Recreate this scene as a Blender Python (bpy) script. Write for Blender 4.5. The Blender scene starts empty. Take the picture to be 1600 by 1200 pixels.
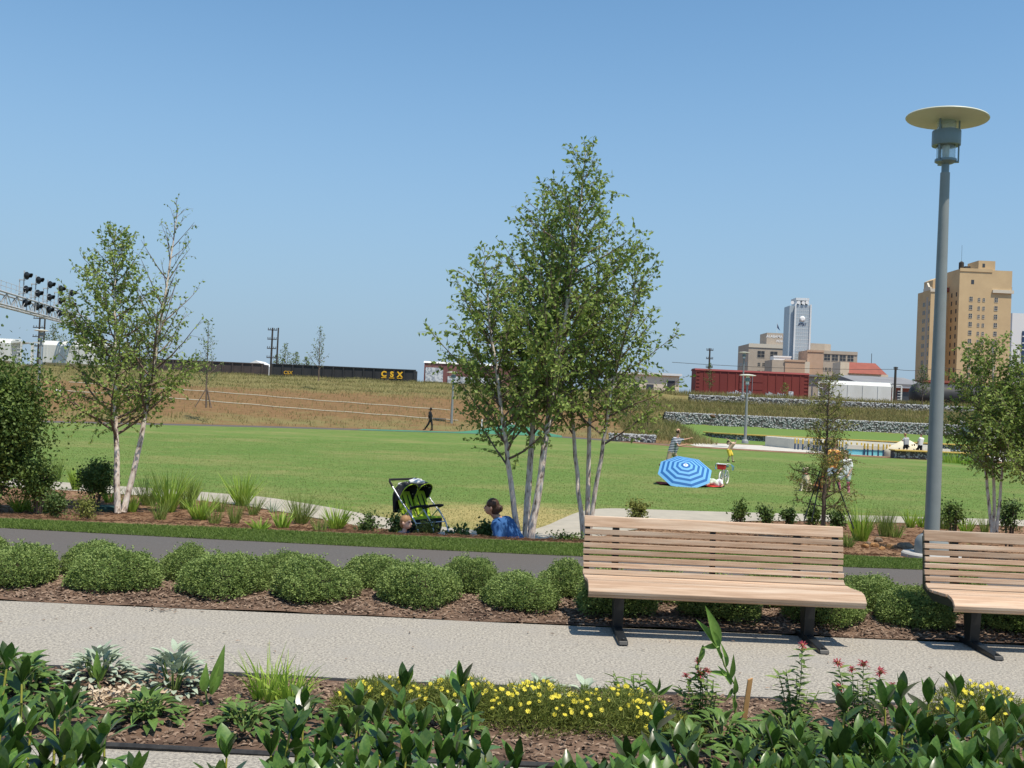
import bpy, math, random
import numpy as np
from math import radians, sin, cos, pi, sqrt, atan2
from mathutils import Vector, Matrix

# ---------------------------------------------------------------- camera, sky, sun, exposure
SC = bpy.context.scene
COL = SC.collection
FPX, ROLL, PITCH, EYE = 1600.0, radians(2.55), radians(1.07), 2.0
cam = bpy.data.cameras.new('camera')
cam.sensor_width = 36.0; cam.lens = 36.0; cam.clip_start = 0.05; cam.clip_end = 6000
camo = bpy.data.objects.new('camera', cam); COL.objects.link(camo)
camo.matrix_world = Matrix.Translation((0, 0, EYE)) @ Matrix.Rotation(pi/2 + PITCH, 4, 'X') @ Matrix.Rotation(ROLL, 4, 'Z')
SC.camera = camo
SC.render.resolution_x, SC.render.resolution_y = 1024, 768

SUN = Vector((0.26, -0.30, 0.92)).normalized()
W = bpy.data.worlds.new('World'); SC.world = W; W.use_nodes = True
nt = W.node_tree; bg = nt.nodes['Background']
sky = nt.nodes.new('ShaderNodeTexSky'); sky.sky_type = 'NISHITA'; sky.sun_disc = False
sky.sun_elevation = math.asin(SUN.z); sky.sun_rotation = atan2(SUN.x, SUN.y)
sky.altitude = 0; sky.air_density = 1.0; sky.dust_density = 0.3; sky.ozone_density = 4.0
# summer haze low in the sky, the same all round the horizon
geo = nt.nodes.new('ShaderNodeTexCoord'); sep = nt.nodes.new('ShaderNodeSeparateXYZ'); nt.links.new(geo.outputs['Generated'], sep.inputs[0])
hz = nt.nodes.new('ShaderNodeMapRange'); hz.interpolation_type = 'SMOOTHSTEP'; hz.inputs[1].default_value = -.05; hz.inputs[2].default_value = .42; hz.inputs[3].default_value = .98; hz.inputs[4].default_value = 0.0
nt.links.new(sep.outputs[2], hz.inputs[0])
mx = nt.nodes.new('ShaderNodeMix'); mx.data_type = 'RGBA'; mx.inputs[7].default_value = (2.13, 2.92, 4.0, 1)
nt.links.new(hz.outputs[0], mx.inputs[0]); tn = nt.nodes.new('ShaderNodeMix'); tn.data_type = 'RGBA'; tn.blend_type = 'MULTIPLY'; tn.inputs[0].default_value = 1.0; tn.inputs[7].default_value = (.93, 1.12, 1.09, 1)
nt.links.new(sky.outputs[0], tn.inputs[6]); nt.links.new(tn.outputs[2], mx.inputs[6]); nt.links.new(mx.outputs[2], bg.inputs[0]); bg.inputs[1].default_value = 0.125
sl = bpy.data.lights.new('sun', 'SUN'); sl.energy = 4.6; sl.angle = radians(0.53); sl.color = (1.0, 0.92, 0.79)
slo = bpy.data.objects.new('sun', sl); COL.objects.link(slo)
slo.rotation_euler = SUN.to_track_quat('Z', 'Y').to_euler(); slo.location = (20, -20, 60)
SC.view_settings.view_transform = 'Standard'; SC.view_settings.look = 'None'
SC.view_settings.exposure = 0.25; SC.view_settings.gamma = 1.0; SC.view_settings.use_curve_mapping = False
SC.cycles.max_bounces = 6; SC.cycles.transparent_max_bounces = 8

# ---------------------------------------------------------------- helpers
RND = random.Random(7)
def ray(px, py):
    dx, dy = px-800.0, py-600.0
    u = dx*cos(ROLL) + dy*sin(ROLL); v = -dx*sin(ROLL) + dy*cos(ROLL)
    y = FPX*cos(PITCH) + v*sin(PITCH); z = -v*cos(PITCH) + FPX*sin(PITCH)
    return u/y, z/y
def at(px, py, Y):
    a, b = ray(px, py); return Vector((a*Y, Y, EYE + b*Y))
def onz(px, py, z):
    a, b = ray(px, py); Y = (z-EYE)/b; return Vector((a*Y, Y, z))

def lin(c): return tuple((x/12.92 if x <= .04045 else ((x+.055)/1.055)**2.4) for x in [k/255.0 for k in c])
MATS = {}
def mat(name, c1, c2=None, scale=5.0, rough=0.7, bump=0.0, bscale=None, spec=0.3, metal=0.0, stretch=None, detail=4.0,
        lo=0.35, hi=0.65, attr=None, transl=0.0, objrnd=0.0, c3=None, scale3=1.0, lo3=.45, hi3=.6, kind='noise'):
    """procedural material: two colours mixed by noise, a third by slower noise, or by a per-leaf 'rnd' attribute"""
    m = bpy.data.materials.new(name); m.use_nodes = True; MATS[name] = m
    t = m.node_tree; N = t.nodes; L = t.links; b = N['Principled BSDF']
    b.inputs['Roughness'].default_value = rough; b.inputs['Metallic'].default_value = metal
    b.inputs['Specular IOR Level'].default_value = spec
    tc = N.new('ShaderNodeTexCoord'); mp = N.new('ShaderNodeMapping')
    L.new(tc.outputs['Object'], mp.inputs[0])
    if stretch: mp.inputs['Scale'].default_value = stretch
    def noise(s, d=detail):
        if kind == 'vor':
            n = N.new('ShaderNodeTexVoronoi'); n.inputs['Scale'].default_value = s; L.new(mp.outputs[0], n.inputs['Vector']); return n.outputs['Color'], n.outputs['Distance']
        n = N.new('ShaderNodeTexNoise'); n.inputs['Scale'].default_value = s; n.inputs['Detail'].default_value = d
        n.inputs['Roughness'].default_value = .62
        L.new(mp.outputs[0], n.inputs['Vector']); return n.outputs['Fac'], n.outputs['Fac']
    def ramp(sock, a, z):
        r = N.new('ShaderNodeMapRange'); r.inputs[1].default_value = a; r.inputs[2].default_value = z; L.new(sock, r.inputs[0]); return r.outputs[0]
    def mix(f, a, bb):
        x = N.new('ShaderNodeMix'); x.data_type = 'RGBA'
        if f is not None: L.new(f, x.inputs[0])
        for s, i in ((a, 6), (bb, 7)):
            if isinstance(s, tuple): x.inputs[i].default_value = (*s[:3], 1)
            else: L.new(s, x.inputs[i])
        return x.outputs[2]
    col = c1
    if c2 is not None:
        if attr:
            a = N.new('ShaderNodeAttribute'); a.attribute_name = attr; f = ramp(a.outputs['Fac'], lo, hi)
        else: f = ramp(noise(scale)[0], lo, hi)
        col = mix(f, c1, c2)
    if c3 is not None:
        n = N.new('ShaderNodeTexNoise'); n.inputs['Scale'].default_value = scale3; n.inputs['Detail'].default_value = 3
        L.new(mp.outputs[0], n.inputs['Vector']); col = mix(ramp(n.outputs['Fac'], lo3, hi3), col, c3)
    if objrnd:
        oi = N.new('ShaderNodeObjectInfo'); hs = N.new('ShaderNodeHueSaturation')
        r = N.new('ShaderNodeMapRange'); r.inputs[3].default_value = 1-objrnd; r.inputs[4].default_value = 1+objrnd
        L.new(oi.outputs['Random'], r.inputs[0]); L.new(r.outputs[0], hs.inputs['Value'])
        if isinstance(col, tuple): hs.inputs['Color'].default_value = (*col, 1)
        else: L.new(col, hs.inputs['Color'])
        col = hs.outputs[0]
    if isinstance(col, tuple): b.inputs['Base Color'].default_value = (*col, 1)
    else: L.new(col, b.inputs['Base Color'])
    if bump:
        bn = N.new('ShaderNodeBump'); bn.inputs['Strength'].default_value = bump; bn.inputs['Distance'].default_value = .02
        L.new(noise(bscale or scale*2)[1], bn.inputs['Height']); L.new(bn.outputs[0], b.inputs['Normal'])
    if transl:
        tr = N.new('ShaderNodeBsdfTranslucent'); ms = N.new('ShaderNodeMixShader'); ms.inputs[0].default_value = transl
        if isinstance(col, tuple): tr.inputs[0].default_value = (*col, 1)
        else: L.new(col, tr.inputs[0])
        L.new(b.outputs[0], ms.inputs[1]); L.new(tr.outputs[0], ms.inputs[2])
        L.new(ms.outputs[0], N['Material Output'].inputs[0])
    return m

def tag(o, label=None, cat=None, group=None, kind=None):
    if label: o['label'] = label
    if cat: o['category'] = cat
    if group: o['group'] = group
    if kind: o['kind'] = kind
    return o
def thing(name, label, cat, loc=(0, 0, 0), rz=0.0, group=None):
    o = bpy.data.objects.new(name, None); COL.objects.link(o); o.location = loc; o.rotation_euler = (0, 0, rz)
    o.empty_display_size = .1
    return tag(o, label, cat, group)
def link(name, me, parent=None):
    o = bpy.data.objects.new(name, me); COL.objects.link(o); o.parent = parent; return o
def copy_tree(o, parent=None):
    c = o.copy(); COL.objects.link(c); c.parent = parent
    for ch in o.children: copy_tree(ch, c)
    return c
def rootloc(p):
    v = Vector((0, 0, 0))
    while p is not None: v += p.location; p = p.parent
    return v

def np_mesh(name, V, F, rnd=None, mats=(), midx=None, smooth=False):
    V = np.asarray(V, dtype=np.float32); F = np.asarray(F, dtype=np.int32); k = F.shape[1]
    me = bpy.data.meshes.new(name)
    me.vertices.add(len(V)); me.vertices.foreach_set('co', V.ravel())
    me.loops.add(F.size); me.loops.foreach_set('vertex_index', F.ravel())
    me.polygons.add(len(F)); me.polygons.foreach_set('loop_start', np.arange(0, F.size, k, dtype=np.int32))
    try: me.polygons.foreach_set('loop_total', np.full(len(F), k, dtype=np.int32))
    except Exception: pass
    if midx is not None: me.polygons.foreach_set('material_index', np.asarray(midx, dtype=np.int32))
    me.polygons.foreach_set('use_smooth', np.full(len(F), smooth))
    if rnd is not None:
        a = me.attributes.new('rnd', 'FLOAT', 'POINT'); a.data.foreach_set('value', np.asarray(rnd, dtype=np.float32))
    me.update(calc_edges=True); me.validate()
    for m in mats: me.materials.append(MATS[m])
    return me

class MB:
    """collects shapes; build() links them as ONE mesh object"""
    def __init__(s): s.v = []; s.f = []; s.m = []; s.mi = 0
    def add(s, vs, fs):
        n = len(s.v); s.v += [tuple(v) for v in vs]; s.f += [tuple(i+n for i in f) for f in fs]; s.m += [s.mi]*len(fs); return s
    def box(s, x0, x1, y0, y1, z0, z1, M=None):
        vs = [Vector(p) for p in ((x0,y0,z0),(x1,y0,z0),(x1,y1,z0),(x0,y1,z0),(x0,y0,z1),(x1,y0,z1),(x1,y1,z1),(x0,y1,z1))]
        if M is not None: vs = [M @ v for v in vs]
        return s.add(vs, [(0,3,2,1),(4,5,6,7),(0,1,5,4),(1,2,6,5),(2,3,7,6),(3,0,4,7)])
    def cbox(s, c, sx, sy, sz, M=None):
        T = Matrix.Translation(c)
        if M is not None: T = T @ M
        return s.box(-sx/2, sx/2, -sy/2, sy/2, -sz/2, sz/2, T)
    def prism(s, poly, a0, a1, axis='x'):
        """extrude a 2D polygon along an axis; poly in the other two coordinates (order y,z / x,z / x,y)"""
        n = len(poly); P = []
        for a in (a0, a1):
            for p, q in poly:
                P.append((a, p, q) if axis == 'x' else (p, a, q) if axis == 'y' else (p, q, a))
        fs = [tuple(range(n)), tuple(range(2*n-1, n-1, -1))] + [(i, n+i, n+(i+1) % n, (i+1) % n) for i in range(n)]
        return s.add(P, fs)
    def tube(s, pts, r, n=8, cap=True):
        pts = [Vector(p) for p in pts]; k = len(pts)
        rs = list(r) if hasattr(r, '__len__') else [r]*k
        up = Vector((0, 0, 1)); vs = []; fs = []; prev = None
        for i, p in enumerate(pts):
            d = (pts[min(i+1, k-1)] - pts[max(i-1, 0)])
            d = d.normalized() if d.length > 1e-9 else Vector((0, 0, 1))
            if prev is None:
                a = d.cross(up if abs(d.z) < .9 else Vector((1, 0, 0))).normalized()
            else: a = (prev - d*prev.dot(d)); a = a.normalized() if a.length > 1e-6 else d.orthogonal().normalized()
            prev = a; b = d.cross(a)
            for j in range(n):
                t = 2*pi*j/n; vs.append(p + (a*cos(t) + b*sin(t))*rs[i])
        for i in range(k-1):
            for j in range(n):
                fs.append((i*n+j, i*n+(j+1) % n, (i+1)*n+(j+1) % n, (i+1)*n+j))
        if cap: fs.append(tuple(range(n-1, -1, -1))); fs.append(tuple(range((k-1)*n, k*n)))
        return s.add(vs, fs)
    def bar(s, a, b, r, n=6): return s.tube([a, b], r, n)
    def lathe(s, prof, c=(0, 0, 0), n=24, M=None):
        vs = []; fs = []; k = len(prof)
        for r, z in prof:
            for j in range(n):
                t = 2*pi*j/n; p = Vector((r*cos(t), r*sin(t), z))
                if M is not None: p = M @ p
                vs.append(p + Vector(c))
        for i in range(k-1):
            for j in range(n): fs.append((i*n+j, i*n+(j+1) % n, (i+1)*n+(j+1) % n, (i+1)*n+j))
        fs.append(tuple(range(n-1, -1, -1))); fs.append(tuple(range((k-1)*n, k*n)))
        return s.add(vs, fs)
    def ell(s, c, r, nu=12, nv=8, M=None):
        prof = []; vs = []; fs = []
        for i in range(nv+1):
            a = -pi/2 + pi*i/nv
            for j in range(nu):
                t = 2*pi*j/nu; p = Vector((r[0]*cos(a)*cos(t), r[1]*cos(a)*sin(t), r[2]*sin(a)))
                if M is not None: p = M @ p
                vs.append(p + Vector(c))
        for i in range(nv):
            for j in range(nu): fs.append((i*nu+j, i*nu+(j+1) % nu, (i+1)*nu+(j+1) % nu, (i+1)*nu+j))
        return s.add(vs, fs)
    def cap(s, a, b, ra, rb, n=10):
        """tapered capsule"""
        a = Vector(a); b = Vector(b); d = (b-a); d = d.normalized() if d.length > 1e-6 else Vector((0, 0, 1))
        pts = []; rs = []
        for t in (-1, -.86, -.5): pts.append(a + d*ra*t); rs.append(ra*sqrt(max(1-t*t, .0004)))
        pts.append(a); rs.append(ra); pts.append(b); rs.append(rb)
        for t in (.5, .86, 1): pts.append(b + d*rb*t); rs.append(rb*sqrt(max(1-t*t, .0004)))
        return s.tube(pts, rs, n)
    def mesh(s, name, mats, smooth=None):
        me = bpy.data.meshes.new(name); me.from_pydata(s.v, [], s.f); me.update()
        for m in ([mats] if isinstance(mats, str) else mats): me.materials.append(MATS[m])
        if any(s.m): me.polygons.foreach_set('material_index', s.m)
        if smooth:
            me.polygons.foreach_set('use_smooth', [True]*len(s.f))
            me.set_sharp_from_angle(angle=radians(smooth))
        return me
    def build(s, name, mats, parent=None, smooth=None, world=False, bevel=0):
        if world and parent is not None:
            o = rootloc(parent); s.v = [(x-o.x, y-o.y, z-o.z) for x, y, z in s.v]
        ob = link(name, s.mesh(name, mats, smooth), parent)
        if bevel:
            bm = ob.modifiers.new('bevel', 'BEVEL'); bm.width = bevel; bm.segments = 2; bm.limit_method = 'ANGLE'
        return ob

# ---- leaves: many small faces placed with numpy
LEAF2 = (np.array([(0,0,0),(.30,.42,.07),(0,1,0),(-.30,.42,.07)]), np.array([(0,1,2),(0,2,3)]))
BLADE = (np.array([(-.5,0,0),(.5,0,0),(.36,.55,0.0),(-.36,.55,0.0),(0,1,0)]), None)
def cloud_arrays(pos, d, nrm, size, tmpl=LEAF2, width=1.0):
    tv, tf = tmpl
    pos = np.asarray(pos, float); d = np.asarray(d, float); d /= np.linalg.norm(d, axis=1, keepdims=True)+1e-9
    x = np.cross(d, nrm); x /= np.linalg.norm(x, axis=1, keepdims=True)+1e-9
    z = np.cross(x, d); s = np.asarray(size, float).reshape(-1, 1, 1)
    w = np.asarray(width, float).reshape(-1, 1, 1)
    V = pos[:, None, :] + s*(tv[None, :, 0, None]*w*x[:, None, :] + tv[None, :, 1, None]*d[:, None, :] + tv[None, :, 2, None]*z[:, None, :])
    n = len(pos); k = len(tv)
    F = (tf[None] + (np.arange(n)*k)[:, None, None]).reshape(-1, tf.shape[1])
    return V.reshape(-1, 3), F, k
def cloud(name, pos, d, nrm, size, m, parent=None, tmpl=LEAF2, width=1.0, rng=None, world=False, kind='stuff', rnd=None):
    V, F, k = cloud_arrays(pos, d, nrm, size, tmpl, width)
    if world and parent is not None: V = V - np.array(rootloc(parent))
    rng = rng or np.random.default_rng(1)
    if rnd is None: rnd = rng.random(len(pos))
    o = link(name, np_mesh(name, V, F, np.repeat(rnd, k), [m]), parent)
    if kind: o['kind'] = kind
    return o
def rdir(rng, n):
    v = rng.normal(size=(n, 3)); return v/np.linalg.norm(v, axis=1, keepdims=True)
def blades(name, base, dirs, length, width, m, parent=None, droop=0.3, seg=3, rng=None, world=False, kind='stuff', rnd=None):
    """curved grass blades, each a strip of quads narrowing to the tip"""
    rng = rng or np.random.default_rng(2)
    base = np.asarray(base, float); d = np.asarray(dirs, float); d /= np.linalg.norm(d, axis=1, keepdims=True)
    n = len(base); L = np.broadcast_to(np.asarray(length, float), (n,)); Wd = np.broadcast_to(np.asarray(width, float), (n,)); dr = np.broadcast_to(np.asarray(droop, float), (n,))
    side = np.cross(d, np.array([0, 0, 1.0])) + rng.normal(size=(n, 3))*.35; side /= np.linalg.norm(side, axis=1, keepdims=True)
    h = d.copy(); h[:, 2] = 0; h += 1e-6
    V = np.zeros((n, (seg+1)*2, 3))
    for i in range(seg+1):
        t = i/seg
        p = base + d*(L*t)[:, None]; p = p + h*(L*dr*t*t)[:, None]; p[:, 2] -= L*dr*t*t*.6
        w = Wd*(1-.93*t**1.7)*.5
        V[:, 2*i] = p - side*w[:, None]; V[:, 2*i+1] = p + side*w[:, None]
    tf = np.array([(2*i, 2*i+1, 2*i+3, 2*i+2) for i in range(seg)]); k = (seg+1)*2
    F = (tf[None] + (np.arange(n)*k)[:, None, None]).reshape(-1, 4); V = V.reshape(-1, 3)
    if world and parent is not None: V = V - np.array(rootloc(parent))
    if rnd is None: rnd = rng.random(n)
    o = link(name, np_mesh(name, V, F, np.repeat(rnd, k), [m]), parent)
    if kind: o['kind'] = kind
    return o

def sstep(a, b, x):
    t = np.clip((np.asarray(x, float)-a)/(b-a), 0, 1); return t*t*(3-2*t)
def Hg(x, y):
    """level of the near ground: terrace, then a bank down to the lawn"""
    return -0.02 - 0.41*sstep(14.9, 17.6, y)
def sheet(name, xs, y0, y1, ny, zf, m, kind='structure', attr=None):
    """draped strip: y0, y1 functions of x or numbers"""
    xs = np.asarray(xs, float); a = np.array([y0(x) if callable(y0) else y0 for x in xs]); b = np.array([y1(x) if callable(y1) else y1 for x in xs])
    t = np.linspace(0, 1, ny+1); X = np.repeat(xs[:, None], ny+1, 1); Y = a[:, None]*(1-t) + b[:, None]*t
    Z = zf(X, Y) if callable(zf) else np.full_like(X, zf)
    V = np.stack([X, Y, Z], -1).reshape(-1, 3); nx = len(xs); q = ny+1
    i, j = np.meshgrid(np.arange(nx-1), np.arange(ny), indexing='ij'); i = i.ravel(); j = j.ravel()
    F = np.stack([i*q+j, (i+1)*q+j, (i+1)*q+j+1, i*q+j+1], -1)
    rv = attr(X, Y).ravel() if attr else None
    o = link(name, np_mesh(name, V, F, rv, [m], smooth=True)); o['kind'] = kind
    return o
def wob(x, y, s=1.0):
    return (np.sin(x*1.7*s+y*.9*s)+np.sin(x*.63*s-y*2.1*s+1.3)+np.sin(x*3.1*s+y*2.7*s+.4)*.5)/2.5
# ---------------------------------------------------------------- materials of the setting
mat('gravel', (.47,.43,.36), (.235,.215,.19), scale=48, rough=.95, bump=.7, bscale=70, detail=10, lo=.40, hi=.60, c3=(.34,.315,.28), scale3=2.2, lo3=.50, hi3=.80, spec=.15)
mat('asphalt', (.125,.115,.108), (.098,.092,.088), scale=30, rough=.95, bump=.3, bscale=160, detail=6, c3=(.115,.102,.094), scale3=.35, lo3=.4, hi3=.65, spec=.12)
mat('concrete', (.41,.37,.30), (.34,.31,.255), scale=2.2, rough=.9, bump=.15, bscale=60, detail=8, spec=.15)
mat('pale_concrete', (.55,.52,.46), (.47,.44,.39), scale=1.2, rough=.9, detail=6, spec=.15)
mat('bark_mulch', (.135,.085,.058), (.21,.14,.10), scale=22, rough=.95, bump=.8, bscale=40, detail=8, c3=(.085,.055,.04), scale3=3, spec=.1)
mat('mulch_chip', (.105,.068,.048), (.33,.235,.17), attr='rnd', lo=.1, hi=1, rough=.9, spec=.12)
mat('pine_straw', (.215,.125,.072), (.15,.085,.05), scale=9, rough=.95, bump=.7, bscale=30, detail=8, c3=(.26,.16,.095), scale3=1.3, spec=.1)
mat('straw', (.19,.105,.058), (.34,.215,.13), attr='rnd', lo=0, hi=1, rough=.9, spec=.1)
mat('berm_soil', (.07,.10,.03), (.11,.13,.045), scale=12, rough=.95, bump=.4)
mat('grass_blade', (.075,.14,.022), (.20,.27,.06), attr='rnd', lo=0, hi=1, rough=.55, transl=.3, spec=.25)
mat('wild_grass', (.13,.16,.045), (.31,.24,.115), attr='rnd', lo=0, hi=1, rough=.8, transl=.25, spec=.15)
mat('weed', (.10,.15,.035), (.20,.20,.075), attr='rnd', lo=0, hi=1, rough=.8, transl=.25, spec=.15)
mat('black_metal', (.012,.013,.014), rough=.45, spec=.4)
mat('edging', (.02,.02,.022), (.04,.04,.04), scale=20, rough=.7)
mat('gabion_stone', (.29,.295,.295), (.46,.46,.45), attr='rnd', lo=0, hi=1, rough=.9, spec=.2, bump=.3, bscale=9)
mat('yellow_cap', (.62,.41,.10), (.5,.33,.08), scale=2, rough=.7)
mat('rubber_green', (.06,.21,.125), (.05,.17,.105), scale=1, rough=.85)
mat('soil_dark', (.10,.09,.085), rough=.9)
def lawn_material():
    m = bpy.data.materials.new('lawn'); m.use_nodes = True; MATS['lawn'] = m
    t = m.node_tree; N = t.nodes; L = t.links; b = N['Principled BSDF']; b.inputs['Roughness'].default_value = .9
    b.inputs['Specular IOR Level'].default_value = .1
    tc = N.new('ShaderNodeTexCoord')
    def noi(sc, s, d=5, rough=.6):
        mp = N.new('ShaderNodeMapping'); mp.inputs['Scale'].default_value = sc; L.new(tc.outputs['Object'], mp.inputs[0])
        n = N.new('ShaderNodeTexNoise'); n.inputs['Scale'].default_value = s; n.inputs['Detail'].default_value = d; n.inputs['Roughness'].default_value = rough
        L.new(mp.outputs[0], n.inputs['Vector']); return n.outputs['Fac']
    def rng(s, a, z, c=0, d=1):
        r = N.new('ShaderNodeMapRange'); r.inputs[1].default_value = a; r.inputs[2].default_value = z; r.inputs[3].default_value = c; r.inputs[4].default_value = d
        L.new(s, r.inputs[0]); return r.outputs[0]
    def mix(f, a, bb):
        x = N.new('ShaderNodeMix'); x.data_type = 'RGBA'; L.new(f, x.inputs[0])
        for s, i in ((a, 6), (bb, 7)):
            if isinstance(s, tuple): x.inputs[i].default_value = (*s, 1)
            else: L.new(s, x.inputs[i])
        return x.outputs[2]
    def mth(op, a, bb):
        x = N.new('ShaderNodeMath'); x.operation = op
        for s, i in ((a, 0), (bb, 1)):
            if isinstance(s, (int, float)): x.inputs[i].default_value = s
            else: L.new(s, x.inputs[i])
        return x.outputs[0]
    c = mix(rng(noi((1, 1, 1), 2.2, 12, .85), .36, .64), (.09,.148,.032), (.17,.235,.064))
    c = mix(rng(noi((.7, 1, 1), .16, 9, .75), .47, .60, 0, .8), c, (.22,.22,.08))
    c = mix(rng(noi((.8, 1, 1), .55, 9, .8), .46, .60, 0, .65), c, (.095,.18,.035))
    # dry worn patch by the path: distance to (-.3, 21.6), stretched
    mp = N.new('ShaderNodeMapping'); mp.inputs['Location'].default_value = (-.1, -6.9, 0); mp.inputs['Scale'].default_value = (.33, .32, 0)
    L.new(tc.outputs['Object'], mp.inputs[0]); ln = N.new('ShaderNodeVectorMath'); ln.operation = 'LENGTH'; L.new(mp.outputs[0], ln.inputs[0])
    dd = mth('ADD', ln.outputs['Value'], mth('MULTIPLY', noi((.5, 1, 1), 1.4, 7, .7), 1.9))
    c = mix(rng(dd, 1.45, 2.15, .9, 0), c, (.36,.29,.12))
    L.new(c, b.inputs['Base Color'])
    bn = N.new('ShaderNodeBump'); bn.inputs['Strength'].default_value = .5; bn.inputs['Distance'].default_value = .04
    L.new(noi((1, 1, 1), 26, 6), bn.inputs['Height']); L.new(bn.outputs[0], b.inputs['Normal'])
lawn_material()
def slope_material():
    m = mat('embankment', (.215,.13,.060), (.155,.095,.045), scale=1.6, rough=.95, bump=.6, bscale=3, detail=8, spec=.1)
    t = m.node_tree; N = t.nodes; L = t.links; b = N['Principled BSDF']; src = b.inputs['Base Color'].links[0].from_socket
    a = N.new('ShaderNodeAttribute'); a.attribute_name = 'rnd'
    tc = N.new('ShaderNodeTexCoord'); n = N.new('ShaderNodeTexNoise'); n.inputs['Scale'].default_value = .5; n.inputs['Detail'].default_value = 7; n.inputs['Roughness'].default_value = .7
    L.new(tc.outputs['Object'], n.inputs['Vector'])
    ad = N.new('ShaderNodeMath'); ad.operation = 'ADD'; L.new(a.outputs['Fac'], ad.inputs[0]); L.new(n.outputs['Fac'], ad.inputs[1])
    r = N.new('ShaderNodeMapRange'); r.inputs[1].default_value = .85; r.inputs[2].default_value = 1.15; L.new(ad.outputs[0], r.inputs[0])
    r2 = N.new('ShaderNodeMapRange'); r2.inputs[1].default_value = 1.7; r2.inputs[2].default_value = 1.9; L.new(ad.outputs[0], r2.inputs[0])
    x = N.new('ShaderNodeMix'); x.data_type = 'RGBA'; L.new(r.outputs[0], x.inputs[0]); L.new(src, x.inputs[6]); x.inputs[7].default_value = (.185,.165,.068, 1)
    y = N.new('ShaderNodeMix'); y.data_type = 'RGBA'; L.new(r2.outputs[0], y.inputs[0]); L.new(x.outputs[2], y.inputs[6]); y.inputs[7].default_value = (.125,.195,.05, 1)
    L.new(y.outputs[2], b.inputs['Base Color'])
slope_material()

# ---------------------------------------------------------------- the ground
xs = np.unique(np.concatenate([np.linspace(-1500, -60, 12), np.linspace(-60, 60, 121), np.linspace(60, 1500, 12)]))
ys = np.unique(np.concatenate([np.linspace(-60, 14, 10), np.linspace(14, 19, 26), np.linspace(19, 90, 40), np.linspace(90, 2500, 12)]))
def grid(name, xs, ys, zf, m, attr=None):
    X, Y = np.meshgrid(xs, ys, indexing='ij'); Z = zf(X, Y); q = len(ys)
    V = np.stack([X, Y, Z], -1).reshape(-1, 3); i, j = np.meshgrid(np.arange(len(xs)-1), np.arange(q-1), indexing='ij'); i = i.ravel(); j = j.ravel()
    o = link(name, np_mesh(name, V, np.stack([i*q+j, (i+1)*q+j, (i+1)*q+j+1, i*q+j+1], -1), attr(X, Y).ravel() if attr else None, [m], smooth=True))
    o['kind'] = 'structure'; return o
grid('lawn', xs, ys, lambda x, y: Hg(x, y) - .03*(y < 14), 'lawn')

# far edge of the lawn (foot of the bank) as seen across the park
EX = np.array([-200, -45, -28, -17.5, -6.7, 2, 8, 11, 17, 25, 60, 200.0]); EY = np.array([40, 52, 62.7, 70.5, 75.5, 79, 74, 70, 67.5, 66, 64, 60.0])
def Yb(x): return np.interp(x, EX, EY)
def bankz(x, y):
    yb = Yb(x)+3.0
    zl = -.45 + np.clip((y-yb)/(119-yb), 0, 1)**.95*4.35 - .9*sstep(123, 127, y)
    zr = np.interp(y, [60, 78, 80, 95.2, 95.9, 112, 112.8, 119, 123, 127, 9999], [-.46, -.46, -.40, .75, 1.7, 3.0, 3.65, 3.85, 3.8, 3.0, 3.0])
    s = sstep(8, 15, x)
    z = zl*(1-s) + zr*s
    return z + np.where((y > 100) & (y < 123), .16*wob(x, y, .5), 0)
def cover(x, y):
    """0 bare soil .. 1 weeds .. >1.3 turf"""
    s = sstep(8, 15, x); yb = Yb(x)+3
    t = (y-yb)/(119-yb)
    left = np.interp(t, [0, .02, .06, .12, .2, .5, .58, .66, 1, 1.2], [.25, .5, .55, .45, .30, .26, .36, .62, .75, .5])
    right = np.interp(y, [60, 79.9, 80, 95, 95.4, 112, 119, 130], [.3, .3, 1.6, 1.6, .62, .62, .5, .2])
    return left*(1-s) + right*s
xs2 = np.unique(np.concatenate([np.linspace(-1500, -130, 8), np.linspace(-130, 110, 241), np.linspace(110, 1500, 8)]))
ts = np.unique(np.concatenate([np.linspace(0, 40, 61), np.linspace(40, 80, 50), [90, 120, 300, 900, 2400.]]))
def bank():
    X = np.repeat(xs2[:, None], len(ts), 1); y0 = Yb(xs2)+2.9
    k = np.clip((80-ts)/80, 0, 1)
    Y = np.where(ts[None] <= 80, y0[:, None] + (142-y0[:, None])*(ts[None]/80), 142+(ts[None]-80))
    # snap to walls: dense enough as is
    Z = bankz(X, Y); q = len(ts)
    V = np.stack([X, Y, Z], -1).reshape(-1, 3); i, j = np.meshgrid(np.arange(len(xs2)-1), np.arange(q-1), indexing='ij'); i = i.ravel(); j = j.ravel()
    o = link('embankment', np_mesh('embankment', V, np.stack([i*q+j, (i+1)*q+j, (i+1)*q+j+1, i*q+j+1], -1), cover(X, Y).ravel(), ['embankment'], smooth=True)); o['kind'] = 'structure'
bank()
xa = np.linspace(-60, 12, 145)
sheet('far_asphalt_path', xa, lambda x: Yb(x)-.4, lambda x: Yb(x)+3.2, 4, lambda x, y: -.425+0*x, 'asphalt')
xb = np.linspace(8, 80, 73)
sheet('bare_soil_strip', xb, lambda x: Yb(x)-1.0, lambda x: Yb(x)+2.0, 3, lambda x, y: -.421+0*x, 'pine_straw')
sheet('plaza_paving', np.linspace(13, 70, 40), lambda x: Yb(x)+1.9, lambda x: 84.0, 6, lambda x, y: -.417+0*x, 'pale_concrete')
sheet('rubber_play_surface', np.linspace(-11, 4, 31), lambda x: Yb(x)+.3, lambda x: Yb(x)+3.4, 6, lambda x, y: -.418 + .75*np.exp(-((x-.2)/2.6)**2)*np.sin(np.clip((y-Yb(x)-.3)/3.1, 0, 1)*pi), 'rubber_green')

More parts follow.
